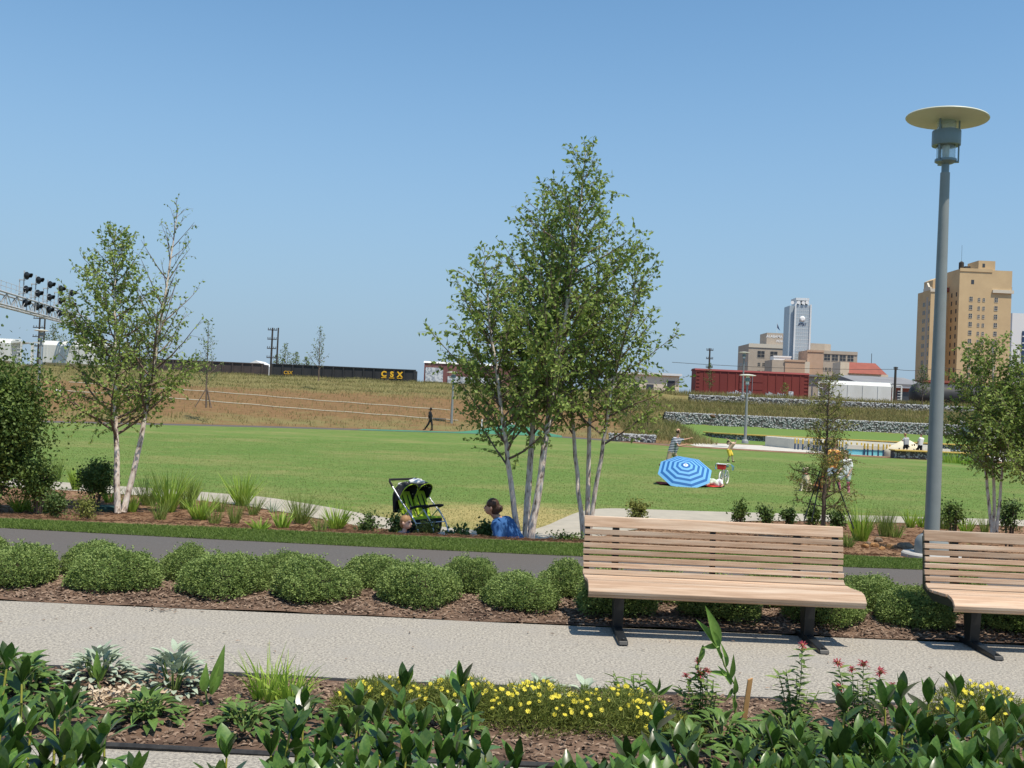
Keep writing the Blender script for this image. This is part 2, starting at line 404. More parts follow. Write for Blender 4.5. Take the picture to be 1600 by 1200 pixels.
# near strips, front to back
XW = np.linspace(-14, 14, 113)
sheet('near_gravel_walk', np.linspace(-9, 9, 10), 1.6, 5.68, 6, 0.0, 'gravel')
fb = lambda x, y: .012 + .035*np.sin(np.clip((y-5.69)/1.5, 0, 1)*pi) + .012*wob(x, y, 3)
sheet('planting_bed', np.linspace(-9, 9, 200), 5.69, 7.19, 20, fb, 'bark_mulch')
sheet('gravel_walk', XW, 7.20, lambda x: 9.36+.004*x, 8, lambda x, y: .004*wob(x, y, 1.2), 'gravel')
mb_ = lambda x, y: .008 + .05*np.sin(np.clip((y-9.36)/1.65, 0, 1)*pi) + .012*wob(x, y, 3)
sheet('mulch_strip', np.linspace(-14, 14, 260), lambda x: 9.37+.004*x, 11.02, 18, mb_, 'bark_mulch')
ay = lambda x: 13.66 + .0055*x*x
sheet('asphalt_path', XW, 10.98, ay, 6, lambda x, y: .004+0*x, 'asphalt')
by = lambda x: 14.62 + .012*np.minimum(x, 0) + (.0*x)
bermz = lambda x, y: .010 + .004*np.sin(np.clip((y-ay(x))/(by(x)+.25-ay(x)), 0, 1)*pi*.75)
sheet('grass_verge', XW, lambda x: ay(x)-.01, lambda x: by(x)+.3, 10, bermz, 'berm_soil')
PX = np.array([-40, -20, -10.8, -8, -5.6, -3.9, -2.6, -1.2, 0, .5, .9, 1.5, 2.2, 5.5, 8.5, 14, 40.]); PF = np.array([30, 27, 25.0, 24.4, 23.7, 22.2, 20.8, 19.5, 19.1, 19.4, 20.6, 23.3, 24.6, 25, 25.6, 26.5, 30]); PN = np.array([28.5, 25.4, 23.3, 22.8, 21.8, 20.3, 18.8, 18.1, 17.6, 17.5, 17.5, 18, 20.2, 23.2, 24.1, 25, 28.5])
from numpy import interp
def sm(x, A):  # smoothed polyline
    return sum(interp(x+d, PX, A) for d in (-.45, -.3, -.15, 0, .15, .3, .45))/7
xp = np.linspace(-38, 38, 380)
path = sheet('concrete_path', xp, lambda x: sm(x, PN), lambda x: sm(x, PF), 8, lambda x, y: -.412+0*x, 'concrete')
bedz = lambda x, y: Hg(x, y) + .012 + .05*np.sin(np.clip((y-15)/5, 0, 1)*pi) + .015*wob(x, y, 1.6)
sheet('pine_straw_bed', np.linspace(-30, 30, 300), lambda x: by(x)+.1, lambda x: sm(x, PN)-.02, 30, bedz, 'pine_straw')

# loose stuff on the ground
rg = np.random.default_rng(11)
def scatter_chips(name, n, xr, yr, zf, m, lo, hi, label):
    p = np.stack([rg.uniform(*xr, n), rg.uniform(*yr, n), np.zeros(n)], -1); p[:, 2] = zf(p[:, 0], p[:, 1]) + rg.uniform(.0, .012, n)
    a = rg.uniform(0, 2*pi, n); d = np.stack([np.cos(a), np.sin(a), rg.normal(0, .25, n)], -1); nr = np.stack([rg.normal(0, .4, n), rg.normal(0, .4, n), np.ones(n)], -1)
    T = (np.array([(-.5,0,0),(.5,.1,0),(.4,1,.05),(-.45,.9,.05),(0,.5,.22)]), np.array([(0,1,4),(1,2,4),(2,3,4),(3,0,4)]))
    o = cloud(name, p, d, nr, rg.uniform(lo, hi, n), m, None, T, width=rg.uniform(.25, .5, n), rng=rg); tag(o, label, 'mulch'); return o
scatter_chips('bark_chips', 16000, (-6, 6), (5.72, 7.17), fb, 'mulch_chip', .015, .055, 'brown bark chips covering the front flower bed')
scatter_chips('bark_chips', 26000, (-7, 8), (9.39, 11.0), mb_, 'mulch_chip', .018, .06, 'brown bark chips under the row of clipped bushes')
n = 26000
bx = rg.uniform(-14, 12, n); byy = by(bx)+.3 + (sm(bx, PN)-by(bx)-.35)*rg.random(n)
p = np.stack([bx, byy, bedz(bx, byy)+.005], -1); a = rg.uniform(0, 2*pi, n)
o = cloud('pine_straw_litter', p, np.stack([np.cos(a), np.sin(a), rg.normal(.1, .15, n)], -1), np.tile((0, 0, 1.), (n, 1)), rg.uniform(.06, .16, n), 'straw', None, LEAF2, width=.09, rng=rg)
tag(o, 'reddish brown pine straw lying on the bed before the lawn', 'pine straw')
n = 150000
gx = rg.uniform(-9, 9.5, n); f = rg.random(n); gy = ay(gx)-.02 + (by(gx)+.22-ay(gx))*f
p = np.stack([gx, gy, bermz(gx, gy)-.01], -1); d = np.stack([rg.normal(0, .35, n), rg.normal(0, .35, n)-.1, np.ones(n)], -1)
patch = .5+.5*wob(gx, gy, 1.3)
o = blades('verge_grass', p, d, rg.uniform(.03, .07, n)*(.75+.4*patch), rg.uniform(.006, .011, n), 'grass_blade', droop=.35, seg=2, rng=rg, rnd=np.clip(rg.random(n)*.7+.3*patch, 0, 1))
tag(o, 'bright green strip of grass along the asphalt path', 'grass')
# tufts on the bank
def bank_grass(name, n, xf, lo, hi, wid, m, label, keep):
    x = xf(n); y0 = Yb(x)+3; y = y0 + (123-y0)*rg.random(n); k = keep(x, y); x = x[k]; y = y[k]; n = len(x)
    p = np.stack([x, y, bankz(x, y)-.03], -1); d = np.stack([rg.normal(0, .3, n), rg.normal(0, .3, n), np.ones(n)], -1)
    o = blades(name, p, d, rg.uniform(lo, hi, n), rg.uniform(*wid, n), m, droop=.3, seg=2, rng=rg, rnd=np.clip(rg.random(n)*.6+.4*(.5+.5*wob(x, y, .4)), 0, 1)); tag(o, label, 'grass')
def keepL(x, y):
    t = (y-Yb(x)-3)/(116-Yb(x)); c = cover(x, y); cl = .5+.5*wob(x*1.5, y*1.5, .9)
    return (rg.random(len(x)) < np.clip((c-.08)*1.5, 0, 1)*np.where(t > .55, 1, cl**1.6*1.5)) & (x < 14)
bank_grass('bank_weeds', 110000, lambda n: rg.uniform(-62, 14, n), .15, .5, (.02, .05), 'wild_grass', 'thin weeds and tawny grass growing on the brown bank below the train', keepL)
bank_grass('bank_tall_grass', 120000, lambda n: rg.uniform(9, 66, n), .35, .95, (.03, .06), 'wild_grass', 'tall tawny grass on the terrace between the stone walls', lambda x, y: ((y > 96) & (y < 111.7)) | ((y > 113) & (rg.random(len(x)) < .6)) | ((x < 15.5) & (y > 76)))
# drip hoses laid along the bank
for k, (py0, py1, x0, x1, Y0, Y1) in enumerate(((602, 635, 75, 700, 92, 92), (612, 655, 110, 720, 83, 85.5))):
    m = MB(); pts = []
    for i in range(61):
        t = i/60; px = x0+(x1-x0)*t; xx = ray(px, 620)[0]*88; yy = Y0+(Y1-Y0)*t + .15*sin(i*.9)
        pts.append((xx, yy, float(bankz(np.array([xx]), np.array([yy]))[0])+.09))
    mat('pale_pipe%d' % k, (.44,.42,.33), rough=.8)
    tag(m.tube(pts, .036, 5).build('irrigation_pipe', 'pale_pipe%d' % k), ('upper' if k == 0 else 'lower')+' of the two pale pipes laid across the brown bank', 'pipe', 'pipes on the bank')

# black bed edging and stone walls
m = MB(); m.tube([(x, 7.195+.006*sin(x*3), .012+.006*sin(x*2.1)) for x in np.linspace(-8, 8, 60)], .02, 6)
tag(m.build('bed_edging', 'edging'), 'black edging strip between the gravel walk and front bed', 'edging')
m = MB(); m.tube([(x, 5.685, .012+.006*sin(x*2.1)) for x in np.linspace(-8, 8, 60)], .016, 6)
tag(m.build('bed_edging', 'edging'), 'black edging strip at the camera side of the front bed', 'edging')
ICO = []
def stone_wall(name, label, pts, z0, z1, thick, size, group='stone filled basket walls'):
    t_ = thing(name, label, 'stone wall', (*pts[0][:2], z0(0) if callable(z0) else z0), 0, group)
    core = MB(); P = []; N_ = []; rr = np.random.default_rng(len(label))
    for (xa_, ya_), (xb_, yb_) in zip(pts[:-1], pts[1:]):
        L_ = math.hypot(xb_-xa_, yb_-ya_); ux, uy = (xb_-xa_)/L_, (yb_-ya_)/L_; nx, ny = uy, -ux
        core.add([(xa_, ya_, z0), (xb_, yb_, z0), (xb_-nx*thick, yb_-ny*thick, z0), (xa_-nx*thick, ya_-ny*thick, z0), (xa_, ya_, z1-.03), (xb_, yb_, z1-.03), (xb_-nx*thick, yb_-ny*thick, z1-.03), (xa_-nx*thick, ya_-ny*thick, z1-.03)], [(0,3,2,1),(4,5,6,7),(0,1,5,4),(1,2,6,5),(2,3,7,6),(3,0,4,7)])
        nn = int(L_*(z1-z0)/(size*size)*1.5)
        q = rr.uniform(0, L_, nn); z = rr.uniform(z0+.04, z1-.05, nn)
        P.append(np.stack([xa_+ux*q-nx*rr.uniform(-.01, .06, nn), ya_+uy*q-ny*rr.uniform(-.01, .06, nn), z], -1))
        n2 = int(L_*thick/(size*size)*.8); q = rr.uniform(0, L_, n2); w = rr.uniform(.02, thick-.02, n2)
        P.append(np.stack([xa_+ux*q-nx*w, ya_+uy*q-ny*w, np.full(n2, z1-.04)], -1))
    core.build('core', 'soil_dark', t_, world=True)
    P = np.concatenate(P); n = len(P)
    TV = np.array([(0,-.5,0),(.5,0,0),(0,.5,0),(-.5,0,0),(.1,.05,.5),(-.1,0,-.5)]); TF = np.array([(0,1,4),(1,2,4),(2,3,4),(3,0,4),(1,0,5),(2,1,5),(3,2,5),(0,3,5)])
    cloud('stones', P, rdir(rr, n), rdir(rr, n), rr.uniform(.8, 1.5, n)*size, 'gabion_stone', t_, (TV, TF), rng=rr, world=True)
    return t_
stone_wall('gabion_wall', 'long grey stone basket wall above the green slope', [(14.3, 95), (30, 95), (48, 95.2), (72, 95.4)], .66, 1.80, .8, .17)
stone_wall('gabion_wall', 'thin grey stone basket wall just below the freight cars', [(19.5, 112), (40, 112), (74, 112)], 2.95, 3.78, .8, .2)
stone_wall('gabion_wall', 'short low stone basket left of the man throwing', [(7.2, 74.5), (10.6, 74.2)], -.42, .12, 1.0, .16)
w = stone_wall('gabion_wall', 'curved low stone wall with yellow cap around the play pool', [(16.4, 86), (16.9, 84.3), (18.5, 83.2), (22, 82.4), (28, 81.6), (36, 80.8), (48, 80)], -.42, .24, .5, .14)
m = MB()
cp = [(16.2, 86), (16.7, 84.2), (18.4, 83.05), (22, 82.25), (28, 81.45), (36, 80.65), (48, 79.85)]
for (xa_, ya_), (xb_, yb_) in zip(cp[:-1], cp[1:]):
    m.add([(xa_, ya_, .25), (xb_, yb_, .25), (xb_+.15, yb_+.85, .25), (xa_+.15, ya_+.85, .25), (xa_, ya_, .33), (xb_, yb_, .33), (xb_+.15, yb_+.85, .33), (xa_+.15, ya_+.85, .33)], [(0,3,2,1),(4,5,6,7),(0,1,5,4),(1,2,6,5),(2,3,7,6),(3,0,4,7)])
m.build('cap', 'yellow_cap', w, world=True)
w = stone_wall('gabion_wall', 'dark stone block with yellow cap at the near side of the pool', [(24.6, 65.4), (27.8, 65.2), (30.5, 65.2)], -.42, .06, .9, .14)
MB().box(24.5, 30.6, 65.1, 66.2, .065, .13).build('cap', 'yellow_cap', w, world=True)

# tufts standing in the mown lawn nearest the camera
n = 260000; f = rg.random(n)**1.5; ly = 19 + 36*f; lx = rg.uniform(-1, 1, n)*(ly*.56+1.0); k = ly > sm(lx, PF)+.05; lx = lx[k]; ly = ly[k]; n = len(lx)
p = np.stack([lx, ly, np.full(n, -.435)], -1); d = np.stack([rg.normal(0, .5, n), rg.normal(0, .5, n), np.ones(n)], -1)
dry = np.clip(1.9-np.hypot((lx+.3)/2.6, (ly-21.6)/2.2), 0, 1); pt = .5+.5*wob(lx, ly, .55)
mat('lawn_blade', (.085,.15,.03), (.235,.235,.09), attr='rnd', lo=0, hi=1, rough=.7, transl=.25, spec=.15)
o = blades('lawn_grass', p, d, rg.uniform(.025, .055, n), rg.uniform(.008, .018, n), 'lawn_blade', droop=.3, seg=1, rng=rg, rnd=np.clip(rg.random(n)*.45+.35*pt+.6*dry, 0, 1)); tag(o, 'short mown grass of the park lawn', 'grass')
def onbed(px, py, zf=None):
    zf = zf or bedz; a_, b_ = ray(px, py); Y = np.linspace(14.9, 27, 500); z = EYE + b_*Y; hit = np.nonzero(z <= zf(a_*Y, Y))[0]
    return float(Y[hit[0]]) if len(hit) else 26.0
# ---------------------------------------------------------------- benches
def wood_material():
    m = mat('bench_wood', (.49,.345,.24), (.33,.21,.135), scale=3.0, rough=.62, bump=.12, bscale=14, stretch=(.7, 14, 14), detail=7, objrnd=.27, spec=.25, c3=(.53,.42,.32), scale3=1.6, lo3=.48, hi3=.72)
wood_material()
def bench(label, x0, x1, y0, y1):
    """y0 -> y1: how far the bench shifts back along its length"""
    rz = atan2(y1-y0, x1-x0); t = thing('park_bench', label, 'bench', (x0, y0, 0), rz, 'wooden park benches'); L = x1-x0
    vs = [(170,187),(190,199),(200.5,209.5),(211,219.5),(221,229.5),(231,240),(241.3,250),(252,260.2),(261.3,263.2),(263.6,265.6),(265.9,268.4),(269,287)]
    def pos(v):
        Y = float(np.interp(v, [168,187,211,231,250,257,261,264,268,269,275,288], [9.57,9.55,9.535,9.525,9.505,9.47,9.43,9.32,9.08,9.02,8.92,8.865]))
        return Y, EYE - v*Y/FPX
    for i, (a, b) in enumerate(vs):
        a += .45 if i < 7 else .05; b -= .45 if i < 7 else 0
        k = 5; pts = [Vector((0, *pos(a+(b-a)*j/(k-1)))) for j in range(k)]
        if i == 0: pts = [Vector((0, 9.60, .965)), Vector((0, 9.585, .985))] + pts
        if i == 11: pts = pts + [Vector((0, 8.875, .385)), Vector((0, 8.91, .375))]
        th = .028 if i else .03
        nn = []
        for j, p in enumerate(pts):
            d = (pts[min(j+1, len(pts)-1)]-pts[max(j-1, 0)]).normalized(); nn.append(Vector((0, -d.z, d.y)) if True else d)
        back = [p + Vector((0, abs(n_.y)*th if n_.y > -2 else 0, -abs(n_.z)*th)) for p, n_ in zip(pts, nn)]
        poly = [(p.y-8.87, p.z) for p in pts] + [(p.y-8.87, p.z) for p in reversed(back)]
        MB().prism(poly, RND.uniform(-.006, .006), L+RND.uniform(-.006, .006)).build('slat', 'bench_wood', t, bevel=.004, smooth=40)
    def rib(xc, w, name):
        pr = [pos(v) for v in (176, 195, 215, 235, 248, 256, 264, 272, 281)]
        poly = [(y-8.87+.034, z-.012) for y, z in pr[:5]] + [(y-8.87+.02, z-.034) for y, z in pr[5:]]
        low = [(y-8.87+.085, z-.03) for y, z in pr[:4]] + [(pr[4][0]-8.87+.09, pr[4][1]-.09), (pr[6][0]-8.87+.03, pr[6][1]-.1), (pr[8][0]-8.87+.03, pr[8][1]-.055)]
        MB().prism(poly+low[::-1], xc-w/2, xc+w/2).build(name, 'black_metal', t)
    for xc in (.30, L-.42): rib(xc, .06, 'bracket')
    for xc in (.035, L/2, L-.06): rib(xc, .045, 'bracket')
    for xc in (.30, L-.42):
        lg = MB().prism([(.22, .46), (.42, .46), (.36, .05), (.25, .05)], xc-.045, xc+.045).build('leg', 'black_metal', t, bevel=.006)
        MB().prism([(-.22, .006), (.62, .006), (.62, .035), (.42, .06), (.20, .06), (-.20, .038)], xc-.04, xc+.04).build('foot', 'black_metal', lg, bevel=.006)
        for yy in (-.17, .56): MB().lathe([(.014, .03), (.014, .052), (.008, .058)], (xc, yy, 0), 8).build('bolt', 'black_metal', lg)
    return t
bench('pale wooden slatted bench seen whole, on two black legs', .735, 3.15, 8.87, 8.875)
bench('wooden slatted bench cut off by the right edge of the picture', 3.93, 6.33, 8.93, 8.94)

# ---------------------------------------------------------------- lamps
mat('lamp_grey', (.25,.265,.26), (.225,.24,.235), scale=4, rough=.45, spec=.4, bump=.02, bscale=40)
mat('lamp_blue_grey', (.17,.22,.25), rough=.4, spec=.45)
mat('shade_cream', (.60,.60,.50), (.56,.56,.46), scale=3, rough=.5, spec=.3)
mat('footing', (.42,.41,.39), (.36,.35,.33), scale=6, rough=.9, bump=.2, bscale=40)
def glass_mat():
    m = bpy.data.materials.new('lamp_glass'); m.use_nodes = True; MATS['lamp_glass'] = m
    N = m.node_tree.nodes; L = m.node_tree.links; b = N['Principled BSDF']
    b.inputs['Base Color'].default_value = (.85,.9,.92,1); b.inputs['Roughness'].default_value = .08; b.inputs['Transmission Weight'].default_value = .85; b.inputs['IOR'].default_value = 1.15
glass_mat(); mat('lamp_white', (.75,.75,.72), rough=.5)
def make_lamp(label, loc, h=6.25, s=1.0, near=True, group='park lamps'):
    t = thing('street_lamp', label, 'lamp', loc, 0, group); sm_ = 40; n = 32 if near else 12
    if near: MB().lathe([(.42, -.25), (.42, .03), (.40, .05)], n=32).build('footing', 'footing', t, smooth=sm_)
    b = MB().lathe([(.24*s, .052), (.24*s, .10), (.235*s, .22), (.20*s, .29), (.15*s, .325), (.115*s, .335)], n=n).build('base_cover', 'lamp_grey', t, smooth=sm_)
    zt = h-.92*s
    MB().lathe([(.108*s, .30), (.104*s, 1.6), (.086*s, zt*.6), (.068*s, zt)], n=n).build('pole', 'lamp_grey', t, smooth=sm_)
    MB().lathe([(.055*s, zt), (.055*s, zt+.125*s), (.11*s, zt+.14*s), (.155*s, zt+.165*s), (.155*s, zt+.20*s)], n=n).build('collar', 'lamp_blue_grey', t, smooth=sm_)
    z = zt+.20*s
    g = MB()
    g.lathe([(.135*s, z), (.135*s, z+.57*s), (.128*s, z+.57*s), (.128*s, z)], n=n)
    if near:
        gg = g.build('glass_tube', 'lamp_glass', t, smooth=sm_)
        MB().lathe([(.045*s, z), (.05*s, z+.15*s), (.05*s, z+.3*s), (.03*s, z+.36*s), (.02*s, z+.45*s)], n=16).build('bulb', 'lamp_white', gg, smooth=sm_)
    else: MB().lathe([(.12*s, z), (.12*s, z+.57*s)], n=n).build('glass_tube', 'lamp_white', t, smooth=sm_)
    MB().lathe([(.20*s, z+.205*s), (.205*s, z+.215*s), (.205*s, z+.42*s), (.20*s, z+.43*s), (.14*s, z+.43*s), (.14*s, z+.205*s)], n=n).build('ring', 'lamp_blue_grey', t, smooth=sm_)
    if near:
        for k in range(3):
            a = radians(215+120*k); MB().bar((.175*s*cos(a), .175*s*sin(a), z-.05*s), (.175*s*cos(a), .175*s*sin(a), z+.60*s), .013, 8).build('rod', 'lamp_blue_grey', t)
            MB().cbox((.155*s*cos(a), .155*s*sin(a), z-.045*s), .06, .06, .02, Matrix.Rotation(a, 4, 'Z')).build('lug', 'lamp_blue_grey', t)
    R_ = .59*s
    sh_ = MB().lathe([(.10*s, z+.575*s), (R_*.8, z+.59*s), (R_*.985, z+.61*s), (R_, z+.62*s), (R_*.985, z+.635*s), (R_*.7, z+.675*s), (R_*.3, z+.705*s), (.05*s, z+.715*s)], n=48 if near else 14).build('shade', 'shade_cream', t, smooth=30)
    if near: zz_ = z+.62*s; sh_.data.transform(Matrix.Translation((0, 0, -zz_))); sh_.location.z = zz_; sh_.rotation_euler = (0, radians(3.2), 0)
    return t
lp = onz(1438, 867, .0)
make_lamp('tall grey lamp with round flat shade rising behind the second bench', (lp.x+.12, lp.y-.1, -.0), 6.66)
def far_lamp(label, pxb, pyb, Y, h):
    p = at(pxb, pyb, Y); make_lamp(label, p, h, max(1.0, h/6.5), False)
far_lamp('grey park lamp on a pale footing at the edge of the plaza', 1164, 694, 71.5, 4.9)
far_lamp('grey park lamp between the red boxcar and the plaza lamp', 1160, 622, 108, 4.9)
far_lamp('grey park lamp on the brown bank behind the middle trees', 705, 668, 84, 4.6)
far_lamp('grey lamp post on the bank behind the left dark shrub', 60, 612, 82, 5.0)
far_lamp('grey park lamp seen through the two left birches', 229, 590, 102, 3.5)

# ---------------------------------------------------------------- clipped bushes
mat('bush_leaf', (.125,.19,.045), (.33,.42,.135), attr='rnd', lo=0, hi=1, rough=.5, transl=.25, spec=.22)
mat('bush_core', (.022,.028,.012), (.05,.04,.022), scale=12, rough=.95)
mat('twig', (.12,.075,.045), (.08,.05,.032), scale=20, rough=.9)
def bush_mesh(seed, n=19000):
    r = np.random.default_rng(seed); u = rdir(r, n); u[:, 2] = np.abs(u[:, 2])*1.0 - .22*(r.random(n) < .35)*r.random(n); u /= np.linalg.norm(u, axis=1, keepdims=True)
    nb = 60; c = rdir(r, nb); c[:, 2] = np.abs(c[:, 2]); amp = r.uniform(.02, .2, nb)
    bump = (np.maximum((u@c.T-.90)/.10, 0)**.7*amp).max(1) + .17*np.sin(u[:, 0]*3.3+seed)*np.sin(u[:, 1]*3.7+seed*2)
    fine = np.sin(u[:, 0]*19+u[:, 1]*11)*np.sin(u[:, 1]*23+u[:, 2]*17)*.05
    rad = (.86+bump+fine)*(1-.30*r.random(n)**2.2)
    spr = r.random(n) < .05; rad = rad + spr*r.uniform(0, .14, n)
    k0 = 1500; sh = rdir(r, 90); sh[:, 2] = np.abs(sh[:, 2])+.15; ln = r.uniform(.04, .30, 90)      # stray shoots break the outline
    pick = r.integers(0, 90, k0); tt = r.random(k0); ub = sh[pick]+r.normal(0, .035, (k0, 3)); ub /= np.linalg.norm(ub, axis=1, keepdims=True)
    u[:k0] = ub; rad[:k0] = .92+ln[pick]*tt
    pos = u*rad[:, None]*np.array([.5, .5, .56])
    d = u*.7 + rdir(r, n)*.75 + np.array([0, 0, .35]); nr = u + rdir(r, n)*.6
    # clumps of lighter and darker shoots
    ph = np.sin(u[:, 0]*9+seed)*np.sin(u[:, 1]*8+1)*np.sin(u[:, 2]*7+2)
    return pos, d, nr, r.uniform(.02, .036, n), np.clip(.45+.35*ph+r.normal(0, .22, n), 0, 1), r
BUSH = []
for k in range(4):
    pos, d, nr, sz, rv, r = bush_mesh(20+k); V, F, q = cloud_arrays(pos, d, nr, sz, LEAF2, 1.15)
    fm = np_mesh('foliage', V, F, np.repeat(rv, q), ['bush_leaf'])
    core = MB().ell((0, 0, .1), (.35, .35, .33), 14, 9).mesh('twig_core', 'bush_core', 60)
    st = MB()
    for j in range(7):
        a = j*.9; st.tube([(.05*cos(a), .05*sin(a), -.08), (.2*cos(a), .2*sin(a), .15)], [.012, .006], 5)
    BUSH.append((fm, core, st.mesh('stems', 'twig', 60)))
def bush(px, Y, w, h, label, k, rz):
    x = ray(px, 900)[0]*Y
    t = thing('clipped_bush', label, 'bush', (x, Y, .085), rz, 'clipped evergreen bushes between the walks')
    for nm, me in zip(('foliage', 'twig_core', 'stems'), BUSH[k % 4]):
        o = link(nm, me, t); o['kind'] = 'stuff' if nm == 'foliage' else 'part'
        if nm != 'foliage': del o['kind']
    t.scale = (w*RND.uniform(.82, .97), w*RND.uniform(.76, .86), h*RND.uniform(.76, .92))
fr = [(-135, 9.95, .95), (22, 9.95, .92), (180, 9.97, .92), (350, 9.97, .90), (487, 9.95, .98), (655, 9.95, .95), (815, 9.95, .93), (962, 9.95, .95), (1128, 9.95, .92), (1288, 9.95, .92), (1432, 9.95, .90), (1590, 9.95, .95), (1745, 9.95, .95)]
bk = [(-40, 10.6, .8), (146, 10.62, .72), (292, 10.6, .66), (437, 10.6, .7), (587, 10.6, .74), (737, 10.6, .74), (889, 10.6, .72), (1042, 10.6, .72), (1205, 10.6, .72), (1362, 10.6, .80), (1512, 10.6, .74), (1665, 10.6, .72)]
fl = ['front row bush cut off by the left edge, first', 'large rounded bush at the left edge of the front row', 'rounded front bush between the left-edge bush and the next pair', 'third rounded front bush from the left edge', 'wide front bush left of the toddler, fourth from the left edge', 'front row bush directly below the pushchair', 'front row bush below the woman in blue', 'front row bush in the shade at the left end of the whole bench', 'front row bush in the shade under the middle of the whole bench', 'front row bush by the right leg of the whole bench', 'front row bush in the gap between the two benches', 'front row bush under the bench at the right edge', 'front row bush beyond the right edge of the picture']
bl = ['back row bush beyond the left edge of the picture', 'small back row bush nearest the left edge, by bare asphalt', 'small back row bush second from the left', 'small back row bush third from the left', 'small back row bush fourth from the left, below the toddler', 'small back row bush right below the pushchair wheels', 'back row bush touching the left end of the whole bench', 'back row bush behind the left half of the whole bench', 'back row bush behind the right half of the whole bench', 'taller back row bush right of the whole bench', 'back row bush behind the left end of the cut-off bench', 'back row bush beyond the right edge']
for i, (px, Y, w) in enumerate(fr): bush(px, Y, w, .60+.09*RND.random(), fl[i], i, RND.uniform(0, 6))
for i, (px, Y, w) in enumerate(bk): bush(px, Y, w, .60+.08*RND.random(), bl[i], i+2, RND.uniform(0, 6))
# ---------------------------------------------------------------- trees
def bark_material():
    m = mat('birch_bark', (.78,.70,.61), (.58,.46,.37), scale=2.2, rough=.85, bump=.6, bscale=9, stretch=(9, 9, 3.0), detail=6, lo=.4, hi=.6, c3=(.14,.105,.085), scale3=2.2, lo3=.57, hi3=.66, spec=.1)
bark_material()
mat('dark_bark', (.10,.075,.055), (.16,.12,.09), scale=14, rough=.9, bump=.4, bscale=25, stretch=(3, 3, 1))
mat('limb_bark', (.21,.15,.115), (.12,.085,.065), scale=9, rough=.9)
mat('birch_leaf', (.14,.21,.038), (.34,.43,.115), attr='rnd', lo=0, hi=1, rough=.5, transl=.35, spec=.2)
mat('cypress_leaf', (.15,.175,.04), (.29,.30,.085), attr='rnd', lo=0, hi=1, rough=.6, transl=.3, spec=.2)
mat('dark_leaf', (.055,.10,.02), (.19,.26,.06), attr='rnd', lo=0, hi=1, rough=.5, transl=.22, spec=.25)
mat('mid_leaf', (.055,.10,.022), (.14,.205,.055), attr='rnd', lo=0, hi=1, rough=.5, transl=.25, spec=.3)
mat('far_leaf', (.12,.17,.055), (.21,.27,.11), attr='rnd', lo=0, hi=1, rough=.7, transl=.25, spec=.2)
def grow(stems, r, t0, nbr, lmax, twig_gap, leaf_gap, leaf, elev=(30, 62), top=.10, shape=.85, trunk_r=.055, lean=None, skew=0.0, low=1.0):
    """stems: polylines. returns trunks, limb tube list, leaf arrays"""
    trunks = []; limbs = []; LP = []; LD = []; az = r.uniform(0, 6.28)
    for si, st in enumerate(stems):
        P = np.array(st, float); seg = np.linalg.norm(np.diff(P, axis=0), axis=1); cum = np.concatenate([[0], np.cumsum(seg)])/seg.sum(); H = seg.sum()
        q = np.linspace(0, 1, 18); PP = np.stack([np.interp(q, cum, P[:, k]) for k in range(3)], -1)
        for _ in range(2): PP[1:-1] = (PP[:-2]+2*PP[1:-1]+PP[2:])/4
        PP[1:-1, :2] += r.normal(0, .008*H/5, (16, 2))
        tr = trunk_r*(H/6.5)**.8; rad = tr*(1-q)**.9+.005
        trunks.append((PP, rad))
        nb = int(nbr[si] if hasattr(nbr, '__len__') else nbr)
        for b in range(nb):
            t = t0 + (1-t0)*((b+r.random())/nb)**.92; az += 2.4+r.normal(0, .4)
            base = np.array([np.interp(t, q, PP[:, k]) for k in range(3)])
            s_ = (t-t0)/(1-t0)
            prof = (1-s_)**shape * min(1.0, .55*low+.45+s_*1.5) + top
            L = lmax[si] if hasattr(lmax, '__len__') else lmax
            L = L*prof*r.uniform(.65, 1.12)
            e = radians(r.uniform(*elev) + 12*s_); d = np.array([cos(az)*cos(e)*(1+skew*cos(az)), sin(az)*cos(e), sin(e)])
            n = max(4, int(L/.12)); pts = [base]; dd = d.copy()
            for k in range(n):
                dd = dd + np.array([0, 0, .035]) + r.normal(0, .05, 3); dd /= np.linalg.norm(dd); pts.append(pts[-1]+dd*L/n)
            pts = np.array(pts); r0 = min(rad[int(t*17)]*.55, .004+.012*L); limbs.append((pts, np.linspace(r0, .0025, len(pts))))
            nt_ = max(3, int(L/twig_gap))
            for w in range(nt_):
                u = .14+.86*(w+r.random())/nt_; bp = np.array([np.interp(u*n, np.arange(n+1), pts[:, k]) for k in range(3)])
                tl = min(.55, .16+.30*L*(1-u*.75))*r.uniform(.5, 1.15); td = dd*.5 + d*.3 + rdir(r, 1)[0]*.85 + np.array([0, 0, .12]); td /= np.linalg.norm(td)
                ep = bp+td*tl+np.array([0, 0, -.06*tl]); limbs.append((np.array([bp, (bp+ep)/2+np.array([0, 0, .02]), ep]), np.array([.0035, .0028, .0015])))
                m = max(2, int(tl/leaf_gap)); uu = (np.arange(m)+.6+r.uniform(-.3, .3, m))/m
                LP.append(bp + (ep-bp)*uu[:, None]); LD.append(np.tile(td, (m, 1))*.55 + rdir(r, m)*.8 + np.array([0, 0, -.25]))
        m = int(.9/leaf_gap/1.2); uu = .86+.14*r.random(m)
        LP.append(np.stack([np.interp(uu, q, PP[:, k]) for k in range(3)], -1)+r.normal(0, .02, (m, 3))); LD.append(rdir(r, m)+np.array([0, 0, .4]))
    LP = np.concatenate(LP); LD = np.concatenate(LD)
    return trunks, limbs, LP, LD, r.uniform(*leaf, len(LP))
